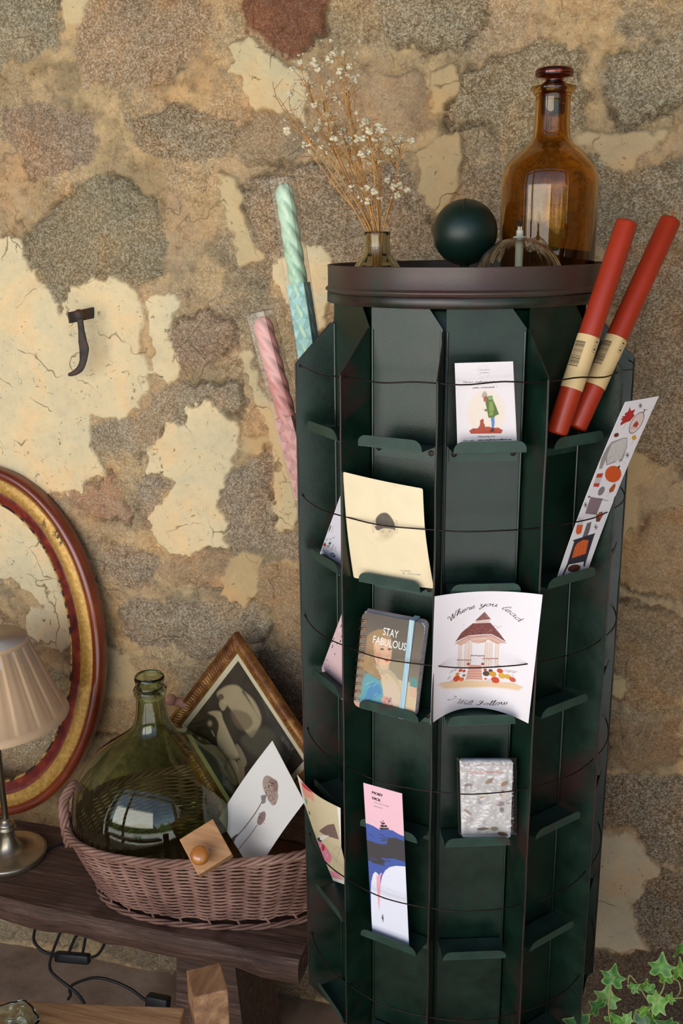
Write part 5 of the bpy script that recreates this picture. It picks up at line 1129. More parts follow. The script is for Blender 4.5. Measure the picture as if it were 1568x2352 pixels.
# --- pack of stickers in cellophane
def packet():
    px = [(1056, 1748), (1178, 1748), (1172, 1925), (1060, 1924)]; P = quad(px, 2, .184, math.radians(3), ZS[3]); w_, h_ = size_of(P); TL, TR, BR, BL = P
    o = tag(empty('sticker_pack', (BL+BR)/2), 'white pack of sticker sheets in crinkled clear cellophane, fourth row', 'sticker pack')
    T = lambda x, y: (1040 + x/9.8, 1730 + y/9.8); g = lambda pts: [T(*p) for p in pts]
    A = Art(w_, h_, [(1056, 1748), (1178, 1748), (1172, 1925), (1058, 1922)], bg='d9d0cc', res=.35)
    A.poly(g([(220, 290), (1380, 290), (1330, 1900), (170, 1900)]), 'e9e2de', .4)
    A.poly(g([(320, 410), (1130, 405), (1130, 470), (320, 475)]), 'dfb9b4', .5)
    for x in range(340, 1120, 60): A.line(g([(x, 430), (x + 30, 455)]), .3, 'e9dcd8', .8)
    for x, y, a, b, an, c in ((340, 730, 9, 4, 0, 'b8a0a0'), (820, 640, 11, 5, -.5, 'b89a80'), (640, 1000, 14, 3, -.6, 'c9a78c'), (1150, 700, 9, 5, -.5, 'c49a70'), (1110, 930, 6, 9, .2, 'b88f70'), (1050, 1150, 10, 6, 0, 'b39c9c'), (1090, 1290, 5, 6, 0, '9c8c90'),
                              (330, 1330, 11, 3, .6, 'bda590'), (350, 1500, 9, 6, 0, 'd9c8cc'), (600, 1120, 6, 4, 0, 'c3bccb'), (1230, 1120, 5, 5, 0, 'c9b4b4'), (700, 1560, 6, 5, 0, 'c9c4c9'), (660, 1700, 14, 3.4, -.05, '8f7360'), (920, 1700, 9, 5, 0, '9c8a6a'), (1120, 1820, 14, 4.5, .2, '8d5f42')):
        A.ell(*T(x, y), a, b, c, an, .7, .9)
    for i in range(8): A.line(g([(520 + 40*i, 1690 + 10*(i % 3)), (545 + 40*i, 1700)]), .5, '4f2f22', .8)
    n = np.cross(BL-TL, TR-TL); n /= np.linalg.norm(n); n = n if np.dot(n, EYE-TL) > 0 else -n
    sheet('sticker_stack', A, P, INKS, parent=o, thick=.006, rnd=4)
    # cellophane: crumpled bag around it, front and back
    Wm, Hm = w_/1000, h_/1000; ex = (TR-TL)/np.linalg.norm(TR-TL); ey = (BL-TL)/np.linalg.norm(BL-TL); nu, nv = 60, 84; V = []; rs = 77
    U, Vv = np.meshgrid(np.linspace(-.0035, Wm + .0065, nu+1), np.linspace(-.0025, Hm - .0015, nv+1)); U = U.ravel(); Vv = Vv.ravel()
    cr = np.abs(vnoise(U+1, Vv*.6+1, 60, rs, 3) - .5)*.0045 + np.abs(vnoise(U*.5 + Vv + 2, Vv - U + 2, 150, rs+1, 2) - .5)*.0018
    edge = np.clip(np.minimum(np.minimum(U + .0035, Wm + .0065 - U), np.minimum(Vv + .0025, Hm - .0015 - Vv))/.004, 0, 1)
    Fr = TL + U[:, None]*ex + Vv[:, None]*ey + n*(.0008 + cr*edge)[:, None] - n*((1-edge)*.003)[:, None]
    Bk = TL + U[:, None]*ex + Vv[:, None]*ey - n*(.0066 - (1-edge)*.0035 + cr*edge*.3)[:, None]
    idx = np.arange(len(U)).reshape(nv+1, nu+1); F = np.stack([idx[:-1, :-1], idx[1:, :-1], idx[1:, 1:], idx[:-1, 1:]], -1).reshape(-1, 4)
    mk('cellophane', np.concatenate([Fr, Bk]), F.tolist() + (F + len(U)).tolist(), M['cello'], o, False)
M['cello'] = film('cellophane', (.98, .98, .98), .28, .12)
packet()
# ------------------------------------------------------------------ bench and the things on it
BZ = HC - 1.10
M['bench'] = mat('dark weathered oak', rough=.6, spec=.4, build=noisy([(.28, lin('2c1e19')), (.42, lin('4b352b')), (.56, lin('654a3c')), (.72, lin('92796a'))], 6, .75, .7, 14, .003, (1.2, 22, 22), 8))
M['bench_end'] = mat('oak end grain', rough=.75, build=noisy([(.3, lin('2b1d17')), (.55, lin('5a4033')), (.75, lin('8a715c'))], 60, .7, .5, 60, .002))
def bench():
    o = tag(empty('bench', (-1.05, 1.38, 0)), 'low dark weathered wooden bench along the foot of the stone wall', 'bench')
    # thick worn plank: uneven front arris
    xs = np.linspace(-1.85, -.418, 90); V = []; F = []; r = np.random.RandomState(4); prof0 = [(0, 0), (.006, .004), (.06, .0), (.225, 0), (.232, -.006), (.232, -.038), (0, -.038), (-.004, -.03), (-.005, -.008)]
    for i, x in enumerate(xs):
        f = 1.268 - .036*((x + 1.0)/.6 if x > -1.0 else 0)*.5
        w1 = vnoise(np.array([x+5]), np.array([1.]), 9, 3, 4)[0] - .5; w2 = vnoise(np.array([x+5]), np.array([4.]), 25, 3, 3)[0] - .5
        for j, (y, z) in enumerate(prof0):
            fy = f if j in (0, 1, 6, 7, 8) else f*.0 + 1.268
            V.append([x, fy + y + (w1*.010 + w2*.006 if j in (0, 1, 6, 7, 8) else 0), BZ + z + (w2*.004 - max(0, w1)*.008 if j in (0, 8) else 0) + (w1*.008 if j in (6, 7) else 0)])
    n = len(prof0)
    for i in range(len(xs)-1):
        for j in range(n): F.append((i*n+j, (i+1)*n+j, (i+1)*n+(j+1) % n, i*n+(j+1) % n))
    b = MB().add(V, F, 0); b.add([V[k] for k in range(n)], [tuple(range(n))], 1); b.add([V[(len(xs)-1)*n+k] for k in range(n)], [tuple(range(n))[::-1]], 1)
    autosmooth(b.build('seat_plank', [M['bench'], M['bench_end']], o), 40)
    for x in (-.60, -1.55):
        b = MB(); 
        V = [[x-.075, 1.30, .0], [x+.075, 1.30, .0], [x+.075, 1.47, .0], [x-.075, 1.47, .0], [x-.055, 1.31, BZ-.036], [x+.045, 1.31, BZ-.036], [x+.045, 1.46, BZ-.036], [x-.055, 1.46, BZ-.036]]
        b.add(V, [(0, 1, 5, 4), (1, 2, 6, 5), (2, 3, 7, 6), (3, 0, 4, 7), (0, 3, 2, 1), (4, 5, 6, 7)])
        b.build('leg', M['bench'], o, smooth=False)
bench()
# --- demijohn
DC = np.array([-.727, 1.411, BZ + .0185])
def demijohn():
    o = tag(empty('demijohn', DC), 'large olive green glass demijohn with a long neck, sitting in the wicker basket', 'demijohn')
    P = [(.0001, .012), (.05, .004), (.085, 0), (.100, .004), (.118, .020), (.136, .045), (.149, .075), (.1555, .108), (.1555, .138), (.150, .168), (.138, .198), (.118, .226), (.094, .248), (.070, .266), (.051, .281), (.0375, .295), (.0310, .311), (.0275, .33), (.0255, .352), (.0252, .358)]
    P = [tuple(p) for p in crom(P, 4)]
    P = [(r*.945, z*.918) for r, z in P]
    lip = [(.0325, .360), (.0355, .365), (.0358, .371), (.0330, .375), (.0300, .376), (.0292, .380), (.0305, .386), (.0318, .391), (.0308, .396), (.0285, .397), (.0272, .394)]
    lip = [(r*.80, z - .0295) for r, z in lip]
    inner = [(max(r - .0028, .0001), z + (.003 if z < .02 else 0)) for r, z in P][::-1]
    MB().lathe(P + lip + inner, DC, 96, fn=lambda r, z, a: r*(1 + .004*math.sin(2*a + 6*z) + (.006*math.sin(3*a) if z > .33 else 0))).build('body', M['demijohn'], o)
demijohn()
# --- wicker basket
BC = np.array([-.612, 1.414]); BA, BB = .262, .150; BR_ = math.radians(10)
M['wicker'] = mat('brown peeled willow', rough=.55, spec=.45, build=noisy([(.3, lin('6b4a40')), (.45, lin('8c6656')), (.6, lin('a37b69')), (.75, lin('b8937f'))], 14, .65, .35, 90, .0008))
def wicker():
    o = tag(empty('wicker_basket', (BC[0], BC[1], BZ)), 'oval brown wicker basket with a twisted handle, filled and set on the bench', 'basket')
    H = .124; z0 = BZ + .012
    def ell(a, h, off=0):
        g = .80 + .20*(h/H)**.8; n = 2.35
        ca, sa = math.cos(a), math.sin(a); rr = (abs(ca)**n + abs(sa)**n)**(-1/n)
        ex, ey = (BA*g + off)*ca*rr, (BB*g + off)*sa*rr; c_, s_ = math.cos(BR_), math.sin(BR_)
        return np.array([BC[0] + ex*c_ - ey*s_, BC[1] + ex*s_ + ey*c_, z0 + h + (h/H)*(.016*ca)])
    NS = 54; b = MB()
    for row in range(33):
        h = .004 + (H-.006)*row/32; pts = []; n = NS*6; r = np.random.RandomState(row)
        for i in range(n):
            a = 2*PI*i/n; ph = (1 if row % 2 == 0 else -1); s = math.sin(NS/2*a)*ph
            pts.append(ell(a, h + .0013*math.sin(NS/3*a + .5), .0026*s + .0004*r.randn()))
        b.tube(pts, .00192, 5, closed=True)
    b.build('woven_side', M['wicker'], o)
    b = MB()
    for i in range(NS):
        a = 2*PI*(i+.5)/NS; b.tube([ell(a, h) for h in np.linspace(-.004, H, 7)], .0024, 5)
    b.build('stakes', M['wicker'], o)
    b = MB()
    for s in range(4):                      # rope of rods round the rim
        n = 240; b.tube([ell(2*PI*i/n, H + .004 + .0052*math.sin(20*2*PI*i/n + s*PI/2), .0052*math.cos(20*2*PI*i/n + s*PI/2)) for i in range(n)], .0031, 6, closed=True)
    b.build('rim', M['wicker'], o)
    b = MB()
    for s in range(3):
        n = 200; b.tube([ell(2*PI*i/n, -.006 + .003*math.sin(13*2*PI*i/n + s*2.1), .011 + .004*math.cos(13*2*PI*i/n + s*2.1)) for i in range(n)], .0026, 6, closed=True)
    for i in range(28):
        a = 2*PI*i/28; b.tube([ell(a, .006, 0), ell(a + .05, -.007, .012)], .0022, 5)
    b.build('foot_border', M['wicker'], o)
    b = MB(); b.lathe([(.0001, 0), (.98, 0), (.98, .004), (.0001, .004)], (0, 0, 0), 48); 
    b.v = [(BC[0] + x*BA*.8*math.cos(BR_) - y*BB*.8*math.sin(BR_), BC[1] + x*BA*.8*math.sin(BR_) + y*BB*.8*math.cos(BR_), z0 + z + .0005) for x, y, z in b.v]; b.build('base', M['wicker'], o)
    # arched handle of four twisted rods at the left end
    e1, e2 = ell(PI + .30, H), ell(PI - .30, H); top = np.array([e1[0] - .004, (e1[1]+e2[1])/2, z0 + H + .056])
    arc = crom([e1 - [0, 0, .03], e1 + [-.004, -.002, .012], e1*.75 + e2*.25 + [-.012, 0, .042], top + [-.006, 0, -.014], e1*.25 + e2*.75 + [-.010, 0, .040], e2 + [-.004, .002, .012], e2 - [0, 0, .03]], 12)
    b = MB(); n = len(arc)
    for s in range(5):
        pts = []
        for i, p in enumerate(arc):
            t = arc[min(i+1, n-1)] - arc[max(i-1, 0)]; t = t/np.linalg.norm(t); u = np.cross(t, [1, 0, .1]); u /= np.linalg.norm(u); v = np.cross(t, u); a = i*.30 + s*2*PI/5
            pts.append(p + (u*math.cos(a) + v*math.sin(a))*.0058)
        b.tube(pts, .0036, 6)
    b.build('handle', M['wicker'], o)
wicker()
# --- framed print standing on its corner
TILT = .30
def onlean(x, y, off=0):                     # plane leaning back against the wall
    n = np.array([-math.sin(math.radians(25)), -math.cos(math.radians(25)), .20]); n /= np.linalg.norm(n); p = np.array([-.58, 1.508, .80]) + n*off
    return onPl(x, y, p, n), n
def framed():
    TLp, n = onlean(548, 1450); Lp, _ = onlean(405, 1651); Rp, _ = onlean(693, 1668)
    d1 = Rp - TLp; d1 /= np.linalg.norm(d1); d2 = Lp - TLp; d2 -= d1*np.dot(d2, d1); d2 /= np.linalg.norm(d2)
    W_, H_ = .289, .266         # along d1, along d2
    C0 = TLp
    o = tag(empty('picture_frame', C0 + d1*W_ + d2*H_), 'carved gilt-wood frame standing on its corner with a sepia print, behind the demijohn', 'picture frame')
    P = lambda a, b, z: C0 + d1*a + d2*b + n*z
    prof = [(0, 0), (0, .010), (.0035, .0145), (.008, .0150), (.0095, .0125), (.0185, .0110), (.0200, .0085), (.0225, .0088), (.0240, .0060), (.0255, .0060), (.0265, .0035), (.0265, 0)]
    sides = [((0, 0), (W_, 0)), ((W_, 0), (W_, H_)), ((W_, H_), (0, H_)), ((0, H_), (0, 0))]; cs = [(1, 1), (-1, 1), (-1, -1), (1, -1)]; cr = [(0, 0), (W_, 0), (W_, H_), (0, H_)]
    frames = []
    for k in range(4):
        b = MB(); A_, B_ = cr[k], cr[(k+1) % 4]; sa, sb = cs[k], cs[(k+1) % 4]; L = math.hypot(B_[0]-A_[0], B_[1]-A_[1]); m_ = int(L/.0016); V = []; F = []; q = len(prof)
        for i in range(m_+1):
            t = i/m_
            for j, (w_, z) in enumerate(prof):
                ax, ay = A_[0] + sa[0]*w_, A_[1] + sa[1]*w_; bx, by = B_[0] + sb[0]*w_, B_[1] + sb[1]*w_
                zz = z - .0022*(.5 + .5*math.sin(t*L/.0075*2*PI))**2 if j in (5,) else z - .0012*abs(math.sin(t*L/.0075*PI + .6)) if j == 4 else z
                V.append(P(ax + (bx-ax)*t, ay + (by-ay)*t, zz))
        for i in range(m_):
            for j in range(q-1): F.append((i*q+j, (i+1)*q+j, (i+1)*q+j+1, i*q+j+1))
        b.add(V, F); ob = b.build('frame_rail', M['giltwood'], o); autosmooth(ob, 50)
    MB().add([P(.002, .002, .0005), P(W_-.002, .002, .0005), P(W_-.002, H_-.002, .0005), P(.002, H_-.002, .0005), P(.002, .002, 0), P(W_-.002, .002, 0), P(W_-.002, H_-.002, 0), P(.002, H_-.002, 0)], [(0, 1, 2, 3), (7, 6, 5, 4)]).build('backing', M['bench'], o, smooth=False)
    # mat with print (vintage scene of figures, generic)
    i0 = .0262; w_, h_ = (W_ - 2*i0)*1000, (H_ - 2*i0)*1000
    T = lambda x, y: (360 + x/4.355, 1440 + y/4.355)
    q = [P(i0, i0, .002), P(W_-i0, i0, .002), P(W_-i0, H_-i0, .002), P(i0, H_-i0, .002)]
    def px(p): d = p - EYE; z = d @ FW; return (784 + FPX*(d @ RT)/z, 1176 - FPX*(d @ UP)/z)
    A = Art(w_, h_, [px(v) for v in q], bg='d9ccaa', res=.5); g = lambda pts: [T(*p) for p in pts]
    b0 = 10.5; A.poly([(b0, b0), (w_-b0, b0), (w_-b0, h_-b0), (b0, h_-b0)], '332a20', .3, mapped=True)
    ins = (A.P[:, 0] > b0) & (A.P[:, 0] < w_-b0) & (A.P[:, 1] > b0) & (A.P[:, 1] < h_-b0)
    nz = vnoise(A.P[:, 0], A.P[:, 1], .05, 61, 5)[:, None]; A.c[ins] = (A.c*(.55 + nz*1.1))[ins]
    S1, S2 = 'b3a07c', '8e7c5f'
    A.poly(g([(600, 660), (700, 590), (800, 585), (870, 640), (960, 720), (1030, 850), (1040, 960), (960, 1100), (900, 1060), (820, 950), (720, 800), (640, 740)]), S1, 2.2, .85, smooth=3)
    A.poly(g([(870, 640), (940, 760), (1030, 930), (1000, 870), (900, 720), (850, 650)]), '3c3025', 1.2, .8, smooth=3); A.poly(g([(740, 830), (900, 860), (960, 960), (880, 1040), (780, 980)]), '6d5a44', 2.5, .7, smooth=3)
    A.poly(g([(630, 740), (680, 730), (700, 790), (660, 840), (625, 790)]), S1, 1.5, .8, smooth=3); A.ell(*T(640, 700), 7, 7, '3a2c20', 0, 1.5, .8)
    A.poly(g([(510, 860), (560, 840), (640, 850), (660, 920), (700, 1010), (740, 1100), (800, 1230), (820, 1300), (700, 1310), (620, 1220), (600, 1100), (620, 980), (580, 900)]), S1, 1.5, .9, smooth=3)
    A.ell(*T(530, 965), 8, 9, '6b5238', 0, 1.2, .85); A.ell(*T(530, 965), 4.5, 5.5, S1, 0, 1.2, .85); A.poly(g([(540, 1030), (560, 1040), (585, 1100), (565, 1090)]), S1, .8, .8)
    A.poly(g([(700, 1340), (790, 1340), (840, 1480), (830, 1580), (760, 1500)]), S1, 1.2, .85, smooth=3); A.poly(g([(810, 1330), (870, 1380), (875, 1500), (840, 1570), (820, 1450)]), S2, 1.2, .85, smooth=3)
    A.poly(g([(800, 1170), (850, 1230), (900, 1350), (870, 1400), (820, 1290), (790, 1200)]), S2, 1.2, .85, smooth=3); A.poly(g([(640, 1280), (740, 1270), (850, 1310), (700, 1350)]), S2, 1.2, .6)
    A.poly(g([(850, 1100), (1100, 1000), (1250, 1200), (1300, 1350), (1000, 1300), (880, 1200)]), '5a5440', 4, .6, smooth=3)
    sheet('mounted_print', A, q, [M['white_paper']], parent=o, thick=.0008)
    MB().add([P(i0-.002, i0-.002, .0042), P(W_-i0+.002, i0-.002, .0042), P(W_-i0+.002, H_-i0+.002, .0042), P(i0-.002, H_-i0+.002, .0042)], [(0, 1, 2, 3)]).build('pane', M['pane'], o, smooth=False)
M['giltwood'] = mat('gilded brown wood', rough=.38, metal=.25, spec=.5, build=noisy([(.3, lin('4c2a18')), (.48, lin('7d4e28')), (.62, lin('a5743a')), (.76, lin('bd914d'))], 26, .75, .3, 120, .0008))
M['pane'] = film('picture glass', (.97, .97, .96), .05, .02)
framed()
# --- mushroom card in the basket
def card_mushroom():
    n = np.array([-.44, -.9, .34]); n /= np.linalg.norm(n); p0 = np.array([-.50, 1.375, .62])
    px_ = [(625, 1701), (699, 1842), (585, 2012), (502, 1880)]; P = [onPl(x, y, p0, n) for x, y in px_]
    w_, h_ = size_of(P); T = lambda x, y: (360 + x/4.355, 1440 + y/4.355); g = lambda pts: [T(*p) for p in pts]
    A = Art(w_, h_, px_, bg='efe8df', res=.4)
    A.poly(g([(1090, 1555), (1105, 1500), (1140, 1490), (1180, 1515), (1225, 1550), (1238, 1600), (1235, 1660), (1243, 1700), (1225, 1770), (1195, 1788), (1160, 1750), (1125, 1680), (1100, 1620)]), 'b09686', .5, smooth=3)
    A.poly(g([(1150, 1510), (1225, 1550), (1238, 1600), (1235, 1660), (1200, 1640), (1170, 1570)]), '8a6560', 1.5, .8)
    for i in range(46):
        t = RS.rand(); s = RS.rand(); x = 1112 + s*110 + t*10; y = 1530 + t*210 + s*30
        A.ell(*T(x, y), .9 + RS.rand()*.8, 1.1, '4b2e2a', 0, .3, .85)
    A.line(g([(1100, 1500), (1094, 1560), (1130, 1690), (1195, 1788)]), .5, 'cfc2b2', .9, sm=4)
    A.poly(g([(1078, 1690), (1110, 1680), (1130, 1700), (1125, 1760), (1095, 1775), (1085, 1740)]), '8d8480', .5)
    A.line(g([(1130, 1690), (1105, 1720)]), 1.2, '6f5a50')
    A.line(g([(1090, 1750), (1020, 1870), (900, 2020), (800, 2120)]), 2.0, '8c7868', sm=4); A.line(g([(1094, 1752), (1024, 1872), (904, 2022)]), .5, '5d4b40', .8, sm=4)
    A.poly(g([(830, 2080), (800, 2130), (760, 2210), (730, 2230), (715, 2190), (745, 2140), (790, 2100)]), '5e4f45', .6, smooth=3)
    A.ell(*T(1085, 1915), 8, 17, '9a7f78', .42, .5)
    for i in range(16): A.ell(*T(1085 + (RS.rand()-.5)*50 - (RS.rand()-.5)*20, 1915 + (RS.rand()-.5)*110), 1, 1, '4b2e2e', 0, .3, .8)
    A.line(g([(1040, 1985), (960, 2090), (880, 2180), (800, 2270), (740, 2340)]), 1.4, '7d6a5c', sm=4)
    def bend(u, v): return .006*np.sin(PI*v)
    o = sheet('postcard', A, P, INKS, bend=bend); tag(o, 'white card with two speckled mushrooms leaning in the wicker basket', 'card')
card_mushroom()
# --- wooden block with turned knob
def block():
    c = onY(474, 1948, 1.262); nrm = -ray(476, 1945); nrm = nrm/np.linalg.norm(nrm); nrm = nrm + np.array([-.15, 0, .25]); nrm /= np.linalg.norm(nrm)
    ref = onPl(540, 1905, c, nrm) - onPl(476, 1945, c, nrm); x = ref/np.linalg.norm(ref); y = np.cross(nrm, x); R = np.stack([x, y, nrm], 1)
    o = tag(empty('wooden_stamp', c), 'square wooden stamp block with a round orange knob, resting on the basket rim', 'stamp')
    MB().box(c, (.060, .064, .022), R, bev=.0018).build('block', M['beech'], o, smooth=False)
    kc = c + R @ np.array([-.013, -.013, .011]); S = [(.0001, 0), (.0095, 0), (.0088, .004), (.0085, .008), (.0105, .013), (.0135, .018), (.0148, .023), (.0142, .028), (.0115, .032), (.006, .0345), (.0001, .035)]
    MB().lathe([tuple(p) for p in crom(S, 3)], kc, 32, R=R).build('knob', M['honey'], o)
M['beech'] = mat('pale beech', rough=.5, build=noisy([(.3, lin('b57f4e')), (.5, lin('c89261')), (.7, lin('d6a878'))], 8, .6, .15, 40, .0005, (1, 14, 14), 6))
M['honey'] = mat('honey varnished wood', lin('b86a28'), .22, spec=.6, coat=.6, build=noisy([(.3, lin('a25520')), (.7, lin('c9803a'))], 12, .6, 0))
block()
# --- oval frame
def oval():
    top, bot = 1.583, 1.497; zt, zb = HC - .404, BZ + .002; cz = (zt+zb)/2; a_ = .2535; Ls = math.hypot(top-bot, zt-zb); b_ = Ls/2
    up = np.array([0, top-bot, zt-zb])/Ls; rx = np.array([1., 0, 0]); n = np.cross(rx, up); n = n if n[1] < 0 else -n; c = np.array([-1.137, (top+bot)/2, cz])
    o = tag(empty('oval_frame', (c[0], bot, zb)), 'large empty oval frame in red-brown and gold leaning on the stone wall', 'frame')
    W_ = .073
    bands = [('outer_band', 'polish', [(0, -.012), (0, .004), (.002, .009), (.006, .0125), (.011, .0135), (.016, .012), (.019, .0085)]),
             ('gilt_band', 'gold', [(.019, .0085)] + [(.0195 + i*.0012, .0088 + (.0015 if i % 2 else 0) + .004*math.sin(i/20*PI)) for i in range(21)] + [(.044, .0085)]),
             ('inner_band', 'redmott', [(.044, .0085), (.047, .0088), (.053, .0065), (.060, .003), (.066, .000)]),
             ('sight_edge', 'oldgold', [(.066, .000), (.0668, .0018), (.0685, .002), (.070, .0), (.0705, -.006), (.0705, -.012)])]
    for nm, mt, pr in bands:
        N = 200; V = []; F = []; q = len(pr)
        for i in range(N):
            t = 2*PI*i/N
            for w_, z in pr: V.append(c + rx*(a_ - w_)*math.cos(t) + up*(b_ - w_)*math.sin(t) + n*z)
        for i in range(N):
            for j in range(q-1): F.append((i*q+j, ((i+1) % N)*q+j, ((i+1) % N)*q+j+1, i*q+j+1))
        MB().add(V, F).build(nm, M[mt], o)
    N = 200; V = []; F = []
    for i in range(N):
        t = 2*PI*i/N
        for w_ in (0, .0705): V.append(c + rx*(a_ - w_)*math.cos(t) + up*(b_ - w_)*math.sin(t) - n*.012)
    for i in range(N): F.append((2*i, 2*i+1, (2*i+3) % (2*N), (2*i+2) % (2*N)))
    MB().add(V, F).build('back', M['bench'], o)
M['polish'] = mat('polished red brown wood', rough=.25, spec=.6, coat=.4, build=noisy([(.3, lin('5a1f12')), (.55, lin('82351a')), (.75, lin('9b4a22'))], 6, .55, .05, 40, .001))
def goldm(nt, b):
    v = coords(nt); n = noise(nt, 5, 6, .75, v, .6); n2 = noise(nt, 130, 4, .7, v)
    g = ramp(nt, n2.outputs[0], [(.3, lin('98702f')), (.5, lin('b98b43')), (.7, lin('cda659'))]).outputs[0]
    wr = ramp(nt, n.outputs[0], [(.57, 0.), (.62, 1.)]).outputs[0]; c = mixc(nt, wr, g, lin('5b4330')); ch = ramp(nt, n.outputs[0], [(.70, 0.), (.705, 1.)]).outputs[0]
    c = mixc(nt, ch, c, lin('d8cfc0')); nt.links.new(c, b.inputs['Base Color'])
    r = ramp(nt, wr, [(0., .35), (1., .8)]); nt.links.new(r.outputs[0], b.inputs['Roughness']); bump(nt, b, n2.outputs[0], .4, .0008)
M['gold'] = mat('worn reeded gilding', rough=.35, metal=.35, build=goldm)
M['oldgold'] = mat('chipped gilding', rough=.5, metal=.2, build=noisy([(.46, lin('2f2520')), (.52, lin('b28a45')), (.7, lin('d0aa62'))], 55, .6, .3, 100, .001))
M['redmott'] = mat('mottled red lacquer', rough=.35, coat=.2, build=noisy([(.3, lin('45151c')), (.48, lin('6d2420')), (.6, lin('8a3524')), (.75, lin('a65032'))], 30, .7, .15, 90, .0006))
oval()
# --- table lamp
LC = np.array([-1.022, 1.385, BZ])
def lamp():
    o = tag(empty('table_lamp', LC), 'table lamp with a pleated beige shade and brushed metal foot, on the bench', 'lamp')
    S = [(.0001, 0), (.066, 0), (.0675, .002), (.0675, .009), (.066, .0115), (.063, .0125), (.060, .0118), (.057, .0125), (.053, .0118), (.046, .0122), (.034, .015), (.024, .021), (.0175, .031), (.0135, .043), (.0120, .053), (.0125, .055), (.0165, .057), (.0175, .060), (.0165, .063), (.014, .0645), (.0155, .067), (.0140, .071), (.010, .073), (.0085, .077), (.0062, .080)]
    MB().lathe(S, LC, 64).build('foot', M['pewter'], o)
    MB().lathe([(.0058, .078), (.0056, .235), (.0080, .237), (.0085, .241), (.0080, .245), (.0060, .247), (.0070, .252), (.0075, .262), (.0055, .268), (.0055, .31)], LC, 24).build('pole', M['pewter'], o)
    z0, z1 = .2840, .4330; R0, R1 = .1290, .0690; V = []; F = []; N = 288; rows = [(z0, R0), (z0 + .002, R0 + .0008), (z0 + .013, R0 - .005), (z0 + .0135, R0 - .0062), (z0*.6 + z1*.4, R0*.6 + R1*.4 - .002), (z1 - .0085, R1 + .0022), (z1 - .008, R1 + .0032), (z1, R1 + .0005)]
    for i in range(N):
        a = 2*PI*i/N
        for j, (z, r) in enumerate(rows):
            pl = ((i*18/N + .06*math.sin(i*.9)) % 1); pl = .0040*pl**1.6 if 3 <= j <= 5 else 0
            V.append(LC + [(r - pl)*math.cos(a + .010*j), (r - pl)*math.sin(a + .010*j), z])
    q = len(rows)
    for i in range(N):
        for j in range(q-1): F.append((i*q+j, ((i+1) % N)*q+j, ((i+1) % N)*q+j+1, i*q+j+1))
    sh = MB().add(V, F).build('lamp_shade', M['shade'], o)
    b = MB(); b.lathe([(R0 - .008, z0 + .001), (R0*.6 + R1*.4 - .007, z0*.6 + z1*.4), (R1 - .0035, z1 - .001), (R1 + .0003, z1)], LC, 96); sub(sh, b.build('lining', M['lining'], o))
    b = MB()
    for k in range(3): a = k*2*PI/3; b.tube([LC + [0, 0, .415], LC + [(R1-.002)*math.cos(a), (R1-.002)*math.sin(a), .428]], .0012, 5)
    b.tube([LC + [0, 0, .30], LC + [0, 0, .417]], .003, 6); b.build('shade_carrier', M['pewter'], o)
    # its flex: across the bench, over the back edge
    b = MB(); p = [LC + [.060, .03, .006], LC + [.075, .055, .003], LC + [.095, .085, .003], LC + [.14, .11, .003], LC + [.16, .125, -.01], LC + [.16, .13, -.12]]
    b.tube(crom(p, 8), .0026, 8); b.build('flex', M['cable'], o)
M['pewter'] = mat('tarnished pewter', rough=.33, metal=.9, build=noisy([(.3, lin('8b8171')), (.7, lin('b3a893'))], 12, .6, .08, 60, .0005))
M['shade'] = mat('pleated beige silk', rough=.75, build=noisy([(.3, lin('c69f79')), (.7, lin('d9b690'))], 5, .5, .1, 90, .0004, (1, 1, .2)), Subsurface_Weight=.12, Subsurface_Scale=.01, Sheen_Weight=.3)
M['lining'] = mat('pale lining', rough=.8, build=noisy([(.3, lin('cdbfb8')), (.7, lin('ddd2cb'))], 5, .5, 0, stretch=(8, 8, .2)))
M['cable'] = mat('black rubber flex', lin('17181a'), .45, build=noisy([(.3, lin('131416')), (.7, lin('222326'))], 30, .5, 0))
lamp()
# --- cable with inline switch hanging under the bench
def cable():
    Y = 1.47; p = lambda x, y, dy=0: onY(x, y, Y + dy)
    o = tag(empty('power_cable', (p(160, 2200)[0], Y, .01)), 'black power cable with an inline switch looping under the bench', 'cable')
    runs = [[(98, 2100), (82, 2130), (78, 2160), (95, 2182), (118, 2193), (132, 2195)], [(205, 2200), (225, 2192), (240, 2165), (238, 2130), (228, 2112)],
            [(155, 2100), (135, 2150), (120, 2190), (114, 2220), (125, 2240), (160, 2268), (180, 2285), (194, 2305)], [(192, 2125), (172, 2155), (158, 2188)], [(200, 2120), (197, 2150), (190, 2188)],
            [(158, 2310), (162, 2285), (160, 2270), (175, 2258), (215, 2246), (255, 2252), (300, 2272), (340, 2300), (385, 2308)]]
    for i, rn in enumerate(runs):
        b = MB(); pts = [p(x, y, -.02*(i == 2)) for x, y in rn]
        for q in pts: q[2] = max(q[2], .006)
        if i == 1: pts[-1] = p(226, 2100)
        if i in (3, 4): pts = [p(rn[0][0], 2098)] + pts
        pts2 = crom(pts, 8); b.tube(pts2, .0030, 8); b.build('flex', M['cable'], o)
    a, c = p(128, 2196), p(206, 2203); d = c - a; L = np.linalg.norm(d); R = frame_of(d, FW)
    MB().box((a+c)/2, (.020, .016, L), R, bev=.005).build('switch', M['cable'], o)
    a, c = p(338, 2298), p(388, 2308); a[2] = max(a[2], .012); c[2] = max(c[2], .012); d = c - a; MB().box((a+c)/2, (.028, .022, np.linalg.norm(d)), frame_of(d, FW), bev=.004).build('plug', M['cable'], o)
cable()
